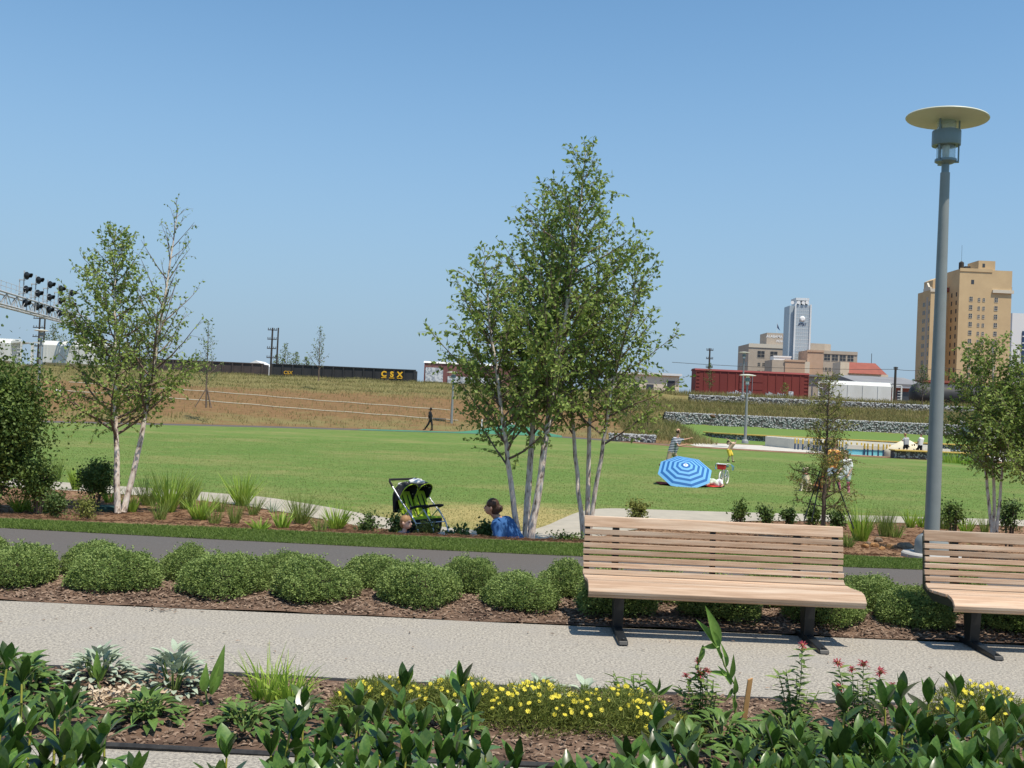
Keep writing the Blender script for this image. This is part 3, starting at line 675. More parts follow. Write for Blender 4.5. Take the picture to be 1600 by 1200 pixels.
def tree(name, label, base, stems, seed, bark='birch_bark', leafm='birch_leaf', cat='tree', group=None, sides=10, wl=1.0, keep=1.0, **kw):
    r = np.random.default_rng(seed); t = thing(name, label, cat, base, 0, group)
    trunks, limbs, LP, LD, sz = grow(stems, r, **kw)
    for PP, rad in trunks:
        MB().tube([tuple(p) for p in PP], list(rad), sides).build('trunk', bark, t, smooth=60, world=True)
    m = MB()
    for pts, rr in limbs: m.tube([tuple(p) for p in pts], list(rr), 4 if len(pts) > 3 else 3, cap=False)
    m.build('limbs', 'limb_bark', t, world=True)
    n = len(LP); nr = rdir(r, n)+np.array([0, 0, .5])
    cl = .5+.5*np.sin(LP[:, 0]*3.1+LP[:, 2]*2.3)*np.sin(LP[:, 1]*3.7-LP[:, 2]*1.9)
    o = cloud('crown', LP, LD, nr, sz, leafm, t, LEAF2, width=wl, rng=r, world=True, rnd=np.clip(.55*r.random(n)+.45*cl, 0, 1))
    return t
def px_stem(pts, Y0, dY=0.0):
    """trunk line given by where it passes; dY is how far its top leans away"""
    n = len(pts); return [tuple(at(px, py, Y0 + dY*i/(n-1))) for i, (px, py) in enumerate(pts)]
def base_of(stems): return min((s[0] for s in stems), key=lambda p: p[2])

S = [px_stem([(812, 852), (800, 770), (790, 690), (778, 590), (762, 480), (757, 400)], 16.2, -.5),
     px_stem([(821, 852), (827, 760), (830, 690), (838, 600), (846, 440), (852, 300)], 16.35, .5),
     px_stem([(828, 852), (842, 760), (852, 690), (868, 590), (893, 425), (910, 300), (915, 238)], 16.1, .0)]
tree('river_birch', 'tall leafy birch clump with three pale trunks beside the woman in blue', base_of(S), S, 31, t0=.27, nbr=[52, 58, 74], lmax=[1.75, 1.75, 2.0], twig_gap=.078, leaf_gap=.034, leaf=(.055, .095), trunk_r=.062, elev=(12, 52), low=1)
S = [px_stem([(912, 852), (904, 760), (897, 690), (890, 600), (880, 480), (884, 390)], 17.0, .5),
     px_stem([(915, 850), (919, 760), (921, 690), (924, 590), (935, 430), (938, 330)], 17.05, .2),
     px_stem([(918, 852), (930, 770), (942, 695), (955, 610), (985, 490), (1003, 390)], 16.9, -.4)]
tree('river_birch', 'birch clump with three thin trunks rising behind the whole bench', base_of(S), S, 32, t0=.34, nbr=[34, 38, 46], lmax=[1.25, 1.35, 1.6], twig_gap=.082, leaf_gap=.033, leaf=(.055, .09), trunk_r=.048, elev=(12, 50))
S = [px_stem([(184, 802), (182, 720), (180, 650), (181, 560), (179, 450), (180, 362)], 19.2, .2)]
tree('river_birch', 'leafy birch with straight pale trunk, left of the leaning one', base_of(S), S, 33, t0=.26, nbr=80, lmax=1.75, twig_gap=.082, leaf_gap=.034, leaf=(.055, .095), trunk_r=.065, elev=(2, 48), shape=.75)
S = [px_stem([(193, 800), (208, 740), (222, 680), (232, 620), (246, 540), (262, 430), (279, 325)], 19.3, .3)]
tree('river_birch', 'sparse leaning birch with bare branches beside the leafy left birch', base_of(S), S, 34, t0=.30, nbr=38, lmax=1.6, twig_gap=.17, leaf_gap=.085, leaf=(.05, .08), trunk_r=.058, elev=(25, 60), shape=.8)
S = [px_stem([(1550, 832), (1543, 770), (1538, 700), (1530, 620), (1528, 545)], 18.2, .3), px_stem([(1553, 832), (1553, 760), (1550, 690), (1552, 600), (1550, 532)], 18.4, -.2), px_stem([(1557, 832), (1564, 760), (1570, 700), (1583, 640), (1590, 570)], 18.1, .1)]
tree('river_birch', 'small birch clump with three thin trunks right of the tall lamp', base_of(S), S, 35, t0=.28, nbr=[32, 34, 32], lmax=1.2, twig_gap=.065, leaf_gap=.032, leaf=(.05, .085), trunk_r=.045, elev=(8, 50), shape=.6)
S = [px_stem([(1620, 840), (1612, 760), (1606, 700), (1608, 640), (1600, 590)], 17.6, .3), px_stem([(1625, 840), (1630, 740), (1640, 640), (1640, 560)], 17.7, .3)]
tree('river_birch', 'birch crown cut off by the right edge of the picture', base_of(S), S, 36, t0=.25, nbr=[32, 32], lmax=1.25, twig_gap=.065, leaf_gap=.032, leaf=(.05, .085), trunk_r=.045, elev=(8, 50), shape=.6)
# young cypress with three stakes
S = [px_stem([(1286, 832), (1288, 760), (1292, 700), (1293, 650), (1295, 605), (1297, 590)], 19.5, .0)]
ct = tree('cypress_tree', 'young feathery cypress held by three dark stakes behind the whole bench', base_of(S), S, 37, bark='dark_bark', leafm='cypress_leaf', t0=.14, nbr=68, lmax=.68, twig_gap=.062, leaf_gap=.02, leaf=(.05, .09), trunk_r=.075, elev=(0, 35), shape=.55, wl=.45)
for px, py in ((1256, 815), (1268, 815), (1334, 826)):
    b_ = at(px, py, 19.2 if px < 1300 else 19.0); MB().bar(b_, at(1290+(px-1290)*.25, 735, 19.45), .012, 6).build('stake', 'black_metal', ct, world=True)
# trees on and beyond the bank
def small_tree(label, px, pyb, pyt, Y, seed, nbr=24, lmax=1.2, leafm='far_leaf', name='young_tree', lg=.11, leaf=(.10, .18), t0=.2, stakes=False, elev=(25, 60), **k):
    S = [px_stem([(px, pyb), (px+(pyt-pyb)*-.012, (pyb+pyt)/2), (px+(pyb-pyt)*.03, pyt)], Y)]
    t = tree(name, label, base_of(S), S, seed, bark='limb_bark', leafm=leafm, t0=t0, nbr=nbr, lmax=lmax, twig_gap=.2, leaf_gap=lg*.8, leaf=leaf, trunk_r=.07, elev=elev, sides=6, group='young trees on the bank', **k)
    if stakes:
        b0 = at(px, pyb, Y)
        for dx, dy in ((-.7, -.3), (.5, -.4), (.1, .6)): MB().bar((b0.x+dx, b0.y+dy, b0.z), (b0.x+dx*.1, b0.y+dy*.1, b0.z+1.3), .035, 5).build('stake', 'limb_bark', t, world=True)
small_tree('slim young staked tree on the bank right of the left birches', 322, 637, 500, 72, 41, nbr=30, lmax=1.7, stakes=True, lg=.1)
small_tree('slim pointed young tree before the black gondola car', 498, 595, 513, 104, 42, nbr=32, lmax=1.7, lg=.1)
for i, (px, pyt, w) in enumerate(((445, 538, 2.0), (462, 552, 2.0), (478, 560, 1.6), (432, 556, 1.4))):
    small_tree(['pale leafy sapling just right of the twin utility poles', 'green sapling beside the letters on the gondola', 'low sapling nearest the slim pointed tree', 'low sapling at the foot of the twin poles'][i], px, 588, pyt, 142, 50+i, nbr=26, lmax=w, leaf=(.16, .28), lg=.15, t0=.1)
small_tree('thin sapling in front of the left part of the red boxcar', 1108, 615, 568, 121, 60, nbr=26, lmax=1.3, leafm='mid_leaf', leaf=(.12, .2), t0=.1)
small_tree('brownish sapling in front of the right part of the red boxcar', 1226, 630, 600, 116, 61, nbr=26, lmax=1.2, leafm='cypress_leaf', leaf=(.12, .2), t0=.08)
small_tree('small round tree beside the black tank car', 1441, 640, 572, 113, 62, nbr=34, lmax=1.7, leafm='mid_leaf', leaf=(.14, .22), t0=.3)
small_tree('pale tree behind the white covered hopper at the left', 82, 575, 508, 146, 63, nbr=30, lmax=3.2, leaf=(.2, .3), lg=.16, t0=.15)
small_tree('weedy bush tree on the slope left of the man throwing', 1012, 668, 618, 84, 64, nbr=40, lmax=1.9, leafm='cypress_leaf', leaf=(.10, .18), t0=.05, elev=(5, 50))
small_tree('green scrub tree on the slope behind the middle trees', 985, 655, 585, 92, 65, nbr=40, lmax=2.0, leafm='mid_leaf', leaf=(.12, .2), t0=.06, elev=(5, 50))

# ---------------------------------------------------------------- shrubs in the straw bed
def shrub(name, label, px, py, Y, rad, seed, n=9000, leafm='dark_leaf', leaf=(.03, .05), zb=None, group=None, stems=6, lumps=30, world_z=None):
    c = at(px, py, Y); r = np.random.default_rng(seed); zg = float(bedz(np.array([c.x]), np.array([Y]))[0]) if zb is None else zb
    t = thing(name, label, 'shrub', (c.x, Y, zg), 0, group)
    loose = .55 if n < 2500 else (.25 if lumps > 20 else .05)
    ns = 40+n//60; sd = rdir(r, ns); sl = r.uniform(.55, 1.0+loose, ns)**.8; k_ = r.integers(0, ns, n)      # leaves follow shoots
    q = r.random(n)**.55; u = sd[k_] + r.normal(0, .16+.02/(.05+min(rad)), (n, 3))*q[:, None]; nn_ = np.linalg.norm(u, axis=1, keepdims=True)
    low_ = np.minimum(sd[k_][:, 2], 0)
    pos = u*(sl[k_]*q)[:, None]*np.array(rad)*1.12 + np.array([0, 0, c.z-zg]); u = u/nn_; k = pos[:, 2] > .02; pos = pos[k]; u = u[k]; m = len(pos)
    cl = np.sin(u[:, 0]*6+seed)*np.sin(u[:, 1]*7)*np.sin(u[:, 2]*6+1)
    cloud('foliage', pos, u*.6+rdir(r, m)*.9, u+rdir(r, m)*.7, r.uniform(*leaf, m), leafm, t, LEAF2, width=1.2, rng=r, rnd=np.clip(.4+.4*cl+r.normal(0, .22, m), 0, 1))
    s = MB()
    for j in range(stems):
        a = j*2.4; s.tube([(.05*cos(a), .05*sin(a), -.04), (.35*rad[0]*cos(a), .35*rad[1]*sin(a), (c.z-zg)*.6), (.6*rad[0]*cos(a), .6*rad[1]*sin(a), (c.z-zg)*1.2)], [.02, .014, .006], 5)
    s.build('stems', 'dark_bark', t)
    return t
shrub('wax_myrtle', 'big dark evergreen shrub cut off by the left edge', -5, 665, 18.5, (.85, .8, 1.15), 70, 34000, leaf=(.045, .08), lumps=50)
shrub('wax_myrtle', 'small dark shrub under the big left-edge shrub', 62, 752, 18.6, (.24, .3, .33), 71, 5000, leaf=(.04, .06))
shrub('round_shrub', 'round clipped dark shrub left of the pale birch trunk', 151, 747, 20.5, (.33, .33, .34), 72, 9000, leaf=(.03, .05), lumps=14)
shrub('small_shrub', 'small grey-green shrub on the straw at the left', 86, 788, 17.6, (.16, .16, .2), 73, 2200, leafm='mid_leaf', leaf=(.03, .05))
shrub('small_shrub', 'loose olive shrub left of the birch base', 132, 796, 17.2, (.16, .16, .18), 74, 900, leafm='cypress_leaf', leaf=(.03, .05))
shrub('small_shrub', 'leafy shrub on the straw left of the toddler', 575, 820, 17.2, (.15, .15, .19), 75, 700, leafm='mid_leaf', leaf=(.04, .06))
shrub('small_shrub', 'leafy shrub hiding the back of the toddler', 617, 822, 17.0, (.13, .13, .19), 76, 700, leafm='mid_leaf', leaf=(.04, .06))
shrub('small_shrub', 'rusty leaved shrub before the pushchair wheels', 668, 832, 16.6, (.18, .14, .14), 77, 650, leafm='cypress_leaf', leaf=(.04, .06))
shrub('small_shrub', 'low sprouting plant between pushchair and woman', 718, 838, 16.6, (.13, .13, .1), 78, 350, leafm='mid_leaf', leaf=(.05, .09))
shrub('small_shrub', 'low leafy plant at the knees of the woman in blue', 757, 832, 16.4, (.11, .11, .14), 79, 350, leafm='mid_leaf', leaf=(.05, .09))
shrub('small_shrub', 'brown-green shrub above the top slat of the whole bench', 996, 797, 21, (.2, .2, .18), 80, 1100, leafm='cypress_leaf', leaf=(.04, .06))
for i, (px, py, Y) in enumerate(((1155, 801, 22.3), (1197, 805, 22.3), (1232, 806, 22), (1270, 803, 21.5), (1308, 812, 21))):
    shrub('small_shrub', ['dark upright shrub above the middle of the whole bench', 'spiky low plant just right of the dark upright shrub', 'bright leafy plant above the right part of the whole bench', 'dark shrub beside the cypress trunk', 'blue-green low plant right of the cypress'][i], px, py, Y, (.14, .14, .19), 81+i, 900, leafm='dark_leaf' if i in (0, 3) else 'mid_leaf', leaf=(.04, .07))
shrub('small_shrub', 'dark shrub right of the lamp pole', 1490, 802, 21, (.17, .2, .2), 90, 1500, leaf=(.04, .06))
shrub('small_shrub', 'leafy shrub beside the right birch trunks', 1578, 806, 20, (.2, .2, .25), 91, 1500, leafm='mid_leaf', leaf=(.04, .06))
shrub('small_shrub', 'dark shade plant left of the whole bench at the tree base', 890, 842, 16.6, (.28, .2, .08), 92, 900, leaf=(.03, .05))

# strap-leaved clumps
mat('iris_leaf', (.19,.32,.035), (.42,.56,.10), attr='rnd', lo=0, hi=1, rough=.45, transl=.35, spec=.3)
mat('reed_leaf', (.13,.20,.04), (.30,.37,.10), attr='rnd', lo=0, hi=1, rough=.55, transl=.3, spec=.2)
mat('blue_leaf', (.20,.27,.20), (.35,.42,.30), attr='rnd', lo=0, hi=1, rough=.6, transl=.2, spec=.2)
def clump(name, label, px, py, Y, h, n, seed, m='iris_leaf', w=(.012, .022), spread=.35, rad=.1, droop=.35, zf=bedz, cat='plant', group='strap-leaved clumps'):
    if zf is bedz: Y = onbed(px, py)
    c = at(px, py, Y); r = np.random.default_rng(seed); z = float(zf(np.array([c.x]), np.array([Y]))[0])
    a = r.uniform(0, 6.28, n); q = np.sqrt(r.random(n))*rad
    b = np.stack([q*np.cos(a), q*np.sin(a), np.full(n, -.01)], -1)
    a2 = a + r.normal(0, .6, n); k = spread*r.random(n)**.7; d = np.stack([np.cos(a2)*k, np.sin(a2)*k, np.ones(n)], -1)
    o = blades(name, b, d, r.uniform(.55, 1.05, n)*h, r.uniform(*w, n), m, droop=r.uniform(.1, 1, n)*droop, seg=5, rng=r, kind=None)
    o.location = (c.x, Y, z); return tag(o, label, cat, group)
CL = [
 (30, 800, 16.0, .38, 60, 'iris_leaf', 'bright strap-leaved clump at the left edge of the straw bed', .6),
 (48, 800, 15.9, .34, 40, 'iris_leaf', 'bright strap-leaved clump beside the left-edge clump', .6),
 (118, 765, 21.5, .50, 70, 'iris_leaf', 'bright iris clump left of the round shrub', .2),
 (90, 750, 20.0, .62, 60, 'reed_leaf', 'thin reed clump left of the round shrub', .2),
 (170, 785, 20.3, .38, 40, 'iris_leaf', 'bright iris clump behind the birch base', .4),
 (232, 790, 17.2, .66, 160, 'reed_leaf', 'olive reed clump just right of the leaning birch', .35),
 (262, 800, 16.5, .82, 110, 'iris_leaf', 'tall bright iris clump right of the leaning birch', .32),
 (290, 795, 17.0, .72, 120, 'reed_leaf', 'reed clump between the tall iris and bright iris', .3),
 (312, 812, 16.1, .52, 90, 'iris_leaf', 'lower bright iris clump spreading to the right', .5),
 (345, 800, 17.5, .4, 60, 'reed_leaf', 'short reed clump left of the tall lone iris', .3),
 (378, 790, 18.5, .68, 110, 'iris_leaf', 'tall iris clump standing before the concrete path', .4),
 (367, 818, 16.2, .42, 80, 'reed_leaf', 'dark reed tuft at the edge of the grass strip', .25),
 (426, 800, 18.6, .28, 40, 'blue_leaf', 'small pale spiky plant beside the concrete path', .7),
 (470, 818, 16.9, .62, 120, 'reed_leaf', 'fountain-like grass clump left of centre on the straw', .45),
 (525, 826, 16.9, .46, 90, 'iris_leaf', 'flaring grass clump left of the small leafy shrub', .5),
 (405, 832, 15.6, .2, 50, 'iris_leaf', 'low bright sprouts behind the grass strip', .6),
 (1345, 845, 16.3, .70, 110, 'iris_leaf', 'tall bright iris clump between bench and lamp', .28),
 (1383, 838, 17.0, .62, 120, 'reed_leaf', 'narrow upright reed right of the tall bright iris', .15),
 (1423, 824, 18.7, .40, 55, 'iris_leaf', 'short bright iris clump, left one of the pair by the lamp', .3),
 (1440, 824, 18.7, .38, 55, 'iris_leaf', 'short bright iris clump touching the lamp pole', .35),
 (1475, 826, 18.2, .58, 130, 'reed_leaf', 'fine reed clump right of the lamp pole', .25),
 (1538, 832, 18.0, .4, 70, 'reed_leaf', 'reed tuft at the base of the right birch', .25),
 (1325, 855, 15.7, .3, 60, 'reed_leaf', 'small tuft at the right end of the whole bench', .4),
 (1197, 812, 22.0, .3, 40, 'iris_leaf', 'small iris tuft above the right half of the whole bench', .5)]
for i, (px, py, Y, h, n, m, lab, sp) in enumerate(CL):
    clump('iris_clump' if m == 'iris_leaf' else 'reed_clump', lab, px, py, Y, h*1.22, int(n*1.35), 200+i, m, spread=sp*1.5+.08, rad=.07+.05*(n > 80), w=(.02, .036) if m == 'iris_leaf' else (.009, .017), droop=.3 if m == 'iris_leaf' else .2)
CL2 = [(205, 800, .42, 50, 'iris_leaf', 'small bright iris right at the leaning birch base'), (250, 812, .42, 60, 'reed_leaf', 'short reed tuft in front of the tall bright iris'), (335, 818, .34, 50, 'reed_leaf', 'low reed tuft between lower iris and dark tuft'), (395, 805, .50, 70, 'reed_leaf', 'reed tuft just right of the tall lone iris'), (440, 825, .30, 40, 'iris_leaf', 'low bright iris left of the fountain-like grass'), (300, 780, .45, 60, 'iris_leaf', 'iris clump at the back of the bed by the path'), (75, 800, .34, 50, 'iris_leaf', 'bright leaves left of the loose olive shrub'), (500, 830, .25, 40, 'reed_leaf', 'low tuft between the two flaring grass clumps'), (1400, 840, .4, 60, 'reed_leaf', 'low reed tuft left of the short iris pair'), (1510, 834, .4, 60, 'iris_leaf', 'bright tuft between the lamp and right birch')]
for i, (px, py, h, n, m, lab) in enumerate(CL2): clump('iris_clump' if m == 'iris_leaf' else 'reed_clump', lab, px, py, 18, h*1.2, int(n*1.3), 260+i, m, spread=.55, rad=.09, w=(.02, .034) if m == 'iris_leaf' else (.009, .016), droop=.35)
# irrigation box, rocks
mat('box_green', (.02,.055,.04), rough=.6); mat('rock_orange', (.40,.22,.085), (.28,.14,.06), scale=14, rough=.9, bump=.7, bscale=25); mat('rock_brown', (.16,.12,.085), (.24,.19,.14), scale=14, rough=.9, bump=.7, bscale=25)
c = at(170, 794, 19.6); zz = float(bedz(np.array([c.x]), np.array([19.6]))[0])
vb = thing('valve_box', 'dark green irrigation box lid behind the left birch base', 'box', (c.x, 19.6, zz))
MB().prism([(-.24, -.2), (.24, -.2), (.24, .2), (-.24, .2)], -.05, .07, 'z').build('body', 'box_green', vb, bevel=.02); MB().box(-.21, .21, -.17, .17, .072, .095).build('lid', 'box_green', vb, bevel=.012)
def rock(name, label, px, py, Y, s, m, seed, group='rocks by the lamp'):
    Y = onbed(px, py+4); c = at(px, py, Y); r = np.random.default_rng(seed); mb = MB().ell((0, 0, 0), (s[0], s[1], s[2]), 12, 8)
    f = rdir(r, 9); g = r.uniform(.5, .95, 9); out = []
    for v in mb.v:
        p = np.array(v)/np.array(s); n = np.linalg.norm(p)+1e-9; u = p/n
        k = min([1.0]+[gg/max(float(u@ff), 1e-3) for ff, gg in zip(f, g)]); k *= 1+.05*sin(u[0]*13+seed)*sin(u[1]*11)
        out.append(tuple(np.array(v)*k))
    mb.v = out; o = mb.build(name, m, None); o.location = (c.x, Y, float(bedz(np.array([c.x]), np.array([Y]))[0])+s[2]*.35); return tag(o, label, 'rock', group)
RL = [(1352, 852, 15.9, .085, 'rock_orange', 'orange rock at the left end of the pile by the lamp'), (1366, 851, 15.8, .10, 'rock_orange', 'biggest orange rock in the pile left of the lamp'), (1378, 855, 15.7, .07, 'rock_orange', 'small front orange rock in the pile'), (1390, 853, 15.8, .09, 'rock_orange', 'orange rock at the right end of the pile'), (1372, 843, 16.3, .10, 'rock_brown', 'brown rock lying behind the orange rocks'), (1357, 846, 16.4, .07, 'rock_brown', 'small brown rock behind the left orange rock'), (1414, 853, 15.7, .15, 'rock_brown', 'large grey-brown rock between orange rocks and lamp')]
for i, (px, py, Y, s, m, lab) in enumerate(RL): rock('rock', lab, px, py, Y, (s, s*.8, s*.7), m, i+3)
# ---------------------------------------------------------------- front flower bed
mat('laurel_leaf', (.040,.095,.014), (.085,.150,.026), scale=9, rough=.30, spec=.45, objrnd=.6, transl=.14)
mat('laurel_stem', (.30,.32,.05), (.38,.34,.07), scale=8, rough=.5)
mat('lambs_ear', (.30,.36,.27), (.40,.46,.36), scale=12, rough=.9, objrnd=.2, transl=.12, spec=.1)
mat('canna_leaf', (.13,.24,.04), (.19,.31,.07), scale=6, rough=.45, objrnd=.25, transl=.3)
mat('broad_leaf', (.075,.14,.028), (.125,.20,.05), scale=8, rough=.4, objrnd=.4, transl=.2)
mat('dry_leaf', (.42,.31,.20), (.58,.48,.36), attr='rnd', lo=0, hi=1, rough=.9)
mat('fine_leaf', (.12,.165,.03), (.28,.31,.075), attr='rnd', lo=0, hi=1, rough=.6, transl=.3)
mat('balm_leaf', (.10,.17,.035), (.22,.30,.08), attr='rnd', lo=0, hi=1, rough=.5, transl=.28)
mat('stem_green', (.14,.20,.05), rough=.6); mat('stem_red', (.20,.08,.05), rough=.6)
mat('petal_yellow', (.78,.69,.08), (.72,.60,.05), scale=30, rough=.6, transl=.2)
mat('petal_red', (.42,.045,.075), (.30,.03,.05), scale=40, rough=.6, transl=.2)
mat('flower_eye', (.30,.14,.06), rough=.8)
mat('stake_wood', (.56,.30,.12), (.48,.25,.10), scale=4, rough=.8, stretch=(8, 8, 1))
def leaf_mesh(name, prof, m, fold=.12, curl=.18, tipcurl=0.0):
    """leaf of unit length along +Y: prof = half-widths along it"""
    n = len(prof); vs = []; fs = []
    for i, w in enumerate(prof):
        t = i/(n-1); z = -curl*t*t
        vs += [(-w, t, z+fold*w*2), (0, t, z), (w, t, z+fold*w*2)]
    for i in range(n-1):
        a = i*3; fs += [(a, a+1, a+4, a+3), (a+1, a+2, a+5, a+4)]
    me = bpy.data.meshes.new(name); me.from_pydata(vs, [], fs); me.materials.append(MATS[m]); me.polygons.foreach_set('use_smooth', [True]*len(fs)); me.update(); return me
def put_leaf(me, parent, p, d, up, s, w=1.0, name='leaf'):
    d = Vector(d).normalized(); x = d.cross(Vector(up))
    if x.length < 1e-4: x = d.orthogonal()
    x.normalize(); z = x.cross(d)
    o = link(name, me, parent); o.matrix_local = Matrix(((x.x*s*w, d.x*s, z.x*s, p[0]), (x.y*s*w, d.y*s, z.y*s, p[1]), (x.z*s*w, d.z*s, z.z*s, p[2]), (0, 0, 0, 1))); return o
LAUREL = [leaf_mesh('laurel_leaf', [.012, .09, .16, .205, .215, .19, .12, .008], 'laurel_leaf', f, c) for f, c in ((.06, .12), (.12, .26), (.03, -.08))]
def laurel(label, stems, seed, lsz=.115):
    r = random.Random(seed); stems = list(stems) + [(px+r.uniform(-45, 45), min(1195, py+r.uniform(35, 85)), Y-r.uniform(.1, .35)) for px, py, Y in stems for _ in range(2 if len(stems) > 3 else 0)]; b = at(*stems[0][:2], stems[0][2]); t = thing('laurel_shrub', label, 'shrub', (b.x, b.y, 0), 0, 'glossy laurels in the foreground'); o0 = t.location
    for px, py, Y in stems:
        top = at(px, py, Y); ln = min(top.z-.05, .75); lean = Vector((r.uniform(-.12, .12), r.uniform(-.05, .1), 0))
        root = Vector((top.x, Y, 0)) - lean - o0; tp = top - o0; tp.z -= lsz*.75
        mid = root.lerp(tp, .55)+Vector((r.uniform(-.02, .02), 0, 0)); pts = [root, mid, tp]
        MB().tube(pts, [.008, .006, .004], 6).build('stem', 'laurel_stem', t, smooth=60)
        a = r.uniform(0, 6.28); n = int(ln/.034)
        for k in range(n):
            u = k/(n-1); q = u*ln; p = tp - (tp-mid).normalized()*q; a += 2.4+r.uniform(-.3, .3)
            e = radians(50-46*min(1, u*3.6)+r.uniform(-16, 16))
            d = Vector((cos(a)*cos(e), sin(a)*cos(e), sin(e)))
            put_leaf(LAUREL[r.randrange(3)], t, p, d, (0, 0, 1) if e < 1.2 else (cos(a), sin(a), .2), lsz*r.uniform(.72, 1.12), r.uniform(.85, 1.15))
        for k in range(4):
            a += 1.6; e = radians(r.uniform(62, 80)); d = Vector((cos(a)*cos(e), sin(a)*cos(e), sin(e)))
            put_leaf(LAUREL[r.randrange(3)], t, tp, d, (-cos(a), -sin(a), .6), lsz*r.uniform(.7, 1.0), .8)
    return t
laurel('dense glossy laurel filling the bottom left corner', [(12, 1008, 3.7), (36, 1030, 3.6), (-20, 1060, 3.5), (70, 1150, 3.3), (30, 1120, 3.2), (5, 1150, 3.1)], 1)
laurel('glossy laurel with yellow stems just right of the left corner', [(112, 1070, 3.55), (88, 1085, 3.4), (120, 1150, 3.3), (60, 1190, 3.2)], 2)
laurel('single upright laurel shoot beside the lower gravel walk', [(165, 1118, 3.5), (140, 1160, 3.4)], 3)
laurel('short laurel sprig at the bottom edge over the pale gravel', [(212, 1178, 3.4)], 4)
laurel('laurel sprig at the bottom edge, second right of the left corner', [(356, 1145, 3.5), (345, 1190, 3.3)], 5)
laurel('laurel with several yellow stems left of the yellow flowers', [(476, 1070, 3.75), (465, 1125, 3.55), (425, 1140, 3.4), (520, 1120, 3.5), (505, 1165, 3.3)], 6)
laurel('laurel with upright tips in front of the first yellow flowers', [(562, 1068, 3.8), (632, 1040, 3.9), (600, 1120, 3.5), (570, 1160, 3.3), (636, 1110, 3.6)], 7)
laurel('laurel with the tallest tip at the middle of the front', [(722, 1038, 3.9), (715, 1095, 3.7), (660, 1105, 3.6), (690, 1150, 3.4), (740, 1165, 3.4)], 8)
laurel('laurel with large leaves at the bottom centre', [(1028, 1100, 3.8), (985, 1150, 3.3), (1010, 1165, 3.2), (950, 1185, 3.2), (1085, 1160, 3.4), (890, 1180, 3.3)], 9, .13)
laurel('laurel sprig at the bottom edge under the yellow flowers', [(808, 1165, 3.4), (780, 1190, 3.3)], 10)
laurel('dense glossy laurel at the lower right below the red flowers', [(1322, 1075, 3.7), (1384, 1068, 3.75), (1410, 1055, 3.8), (1345, 1130, 3.5), (1390, 1150, 3.3), (1300, 1150, 3.4), (1440, 1110, 3.5), (1255, 1175, 3.3)], 11, .12)
laurel('dense glossy laurel in front of the right-hand yellow flowers', [(1452, 1062, 3.8), (1496, 1052, 3.8), (1470, 1120, 3.5), (1520, 1100, 3.6), (1500, 1160, 3.3), (1440, 1180, 3.2)], 12, .12)
laurel('glossy laurel cut off by the right edge', [(1548, 1085, 3.7), (1590, 1095, 3.6), (1570, 1150, 3.4), (1610, 1120, 3.5), (1600, 1175, 3.2), (1545, 1165, 3.3)], 13, .12)
laurel('glossy laurel at the bottom between the balm and the right mass', [(1160, 1150, 3.5), (1210, 1130, 3.6), (1195, 1180, 3.3), (1250, 1120, 3.7)], 14, .115)

EAR = [leaf_mesh('ear_leaf', [.02, .14, .22, .25, .22, .15, .02], 'lambs_ear', f, c) for f, c in ((.15, .25), (.35, .45))]
def rosette(name, label, px, py, Y, n, rad, h, seed, meshes, size, cat='plant', group=None, up=(20, 70), zf=fb):
    r = random.Random(seed); c = at(px, py, Y); z = float(zf(np.array([c.x]), np.array([Y]))[0]); t = thing(name, label, cat, (c.x, Y, z), 0, group)
    for k in range(n):
        a = k*2.4+r.uniform(-.3, .3); q = sqrt((k+.5)/n); hh = h*(1-q*q*.9)*r.uniform(.6, 1.05); e = radians(up[1]-(up[1]-up[0])*q+r.uniform(-18, 18))
        put_leaf(meshes[r.randrange(len(meshes))], t, (rad*q*cos(a)*.75, rad*q*sin(a)*.75, hh), (cos(a)*cos(e), sin(a)*cos(e), sin(e)), (-cos(a)*.3, -sin(a)*.3, 1), size*r.uniform(.65, 1.15))
    m = MB()
    for k in range(9):
        a = k*.7; m.tube([(.02*cos(a), .02*sin(a), -.01), (rad*.35*cos(a), rad*.35*sin(a), h*.8)], [.008, .005], 5)
    m.build('stems', 'stem_green', t); return t
rosette('lambs_ear', 'grey woolly leaved mound, left one of the pair at the walk edge', 153, 1040, 6.85, 170, .27, .20, 1, EAR, .085, group='grey woolly leaved mounds')
rosette('lambs_ear', 'grey woolly leaved mound, right one of the pair, nearer', 272, 1055, 6.65, 190, .26, .26, 2, EAR, .09, group='grey woolly leaved mounds')
rosette('lambs_ear', 'small grey woolly plant behind the first yellow flowers', 845, 1078, 6.85, 40, .18, .12, 3, EAR, .085, group='grey woolly leaved mounds')
rosette('lambs_ear', 'wilted grey woolly plant right of the first yellow flowers', 913, 1082, 6.75, 14, .06, .17, 4, EAR, .13, group='grey woolly leaved mounds')
rosette('lambs_ear', 'small grey woolly plant behind the tallest laurel tip', 700, 1068, 6.95, 28, .15, .12, 5, EAR, .08, group='grey woolly leaved mounds')
BROAD = [leaf_mesh('broad_leaf', [.02, .14, .23, .26, .25, .19, .10, .01], 'broad_leaf', f, c) for f, c in ((.15, .25), (.3, .5))]
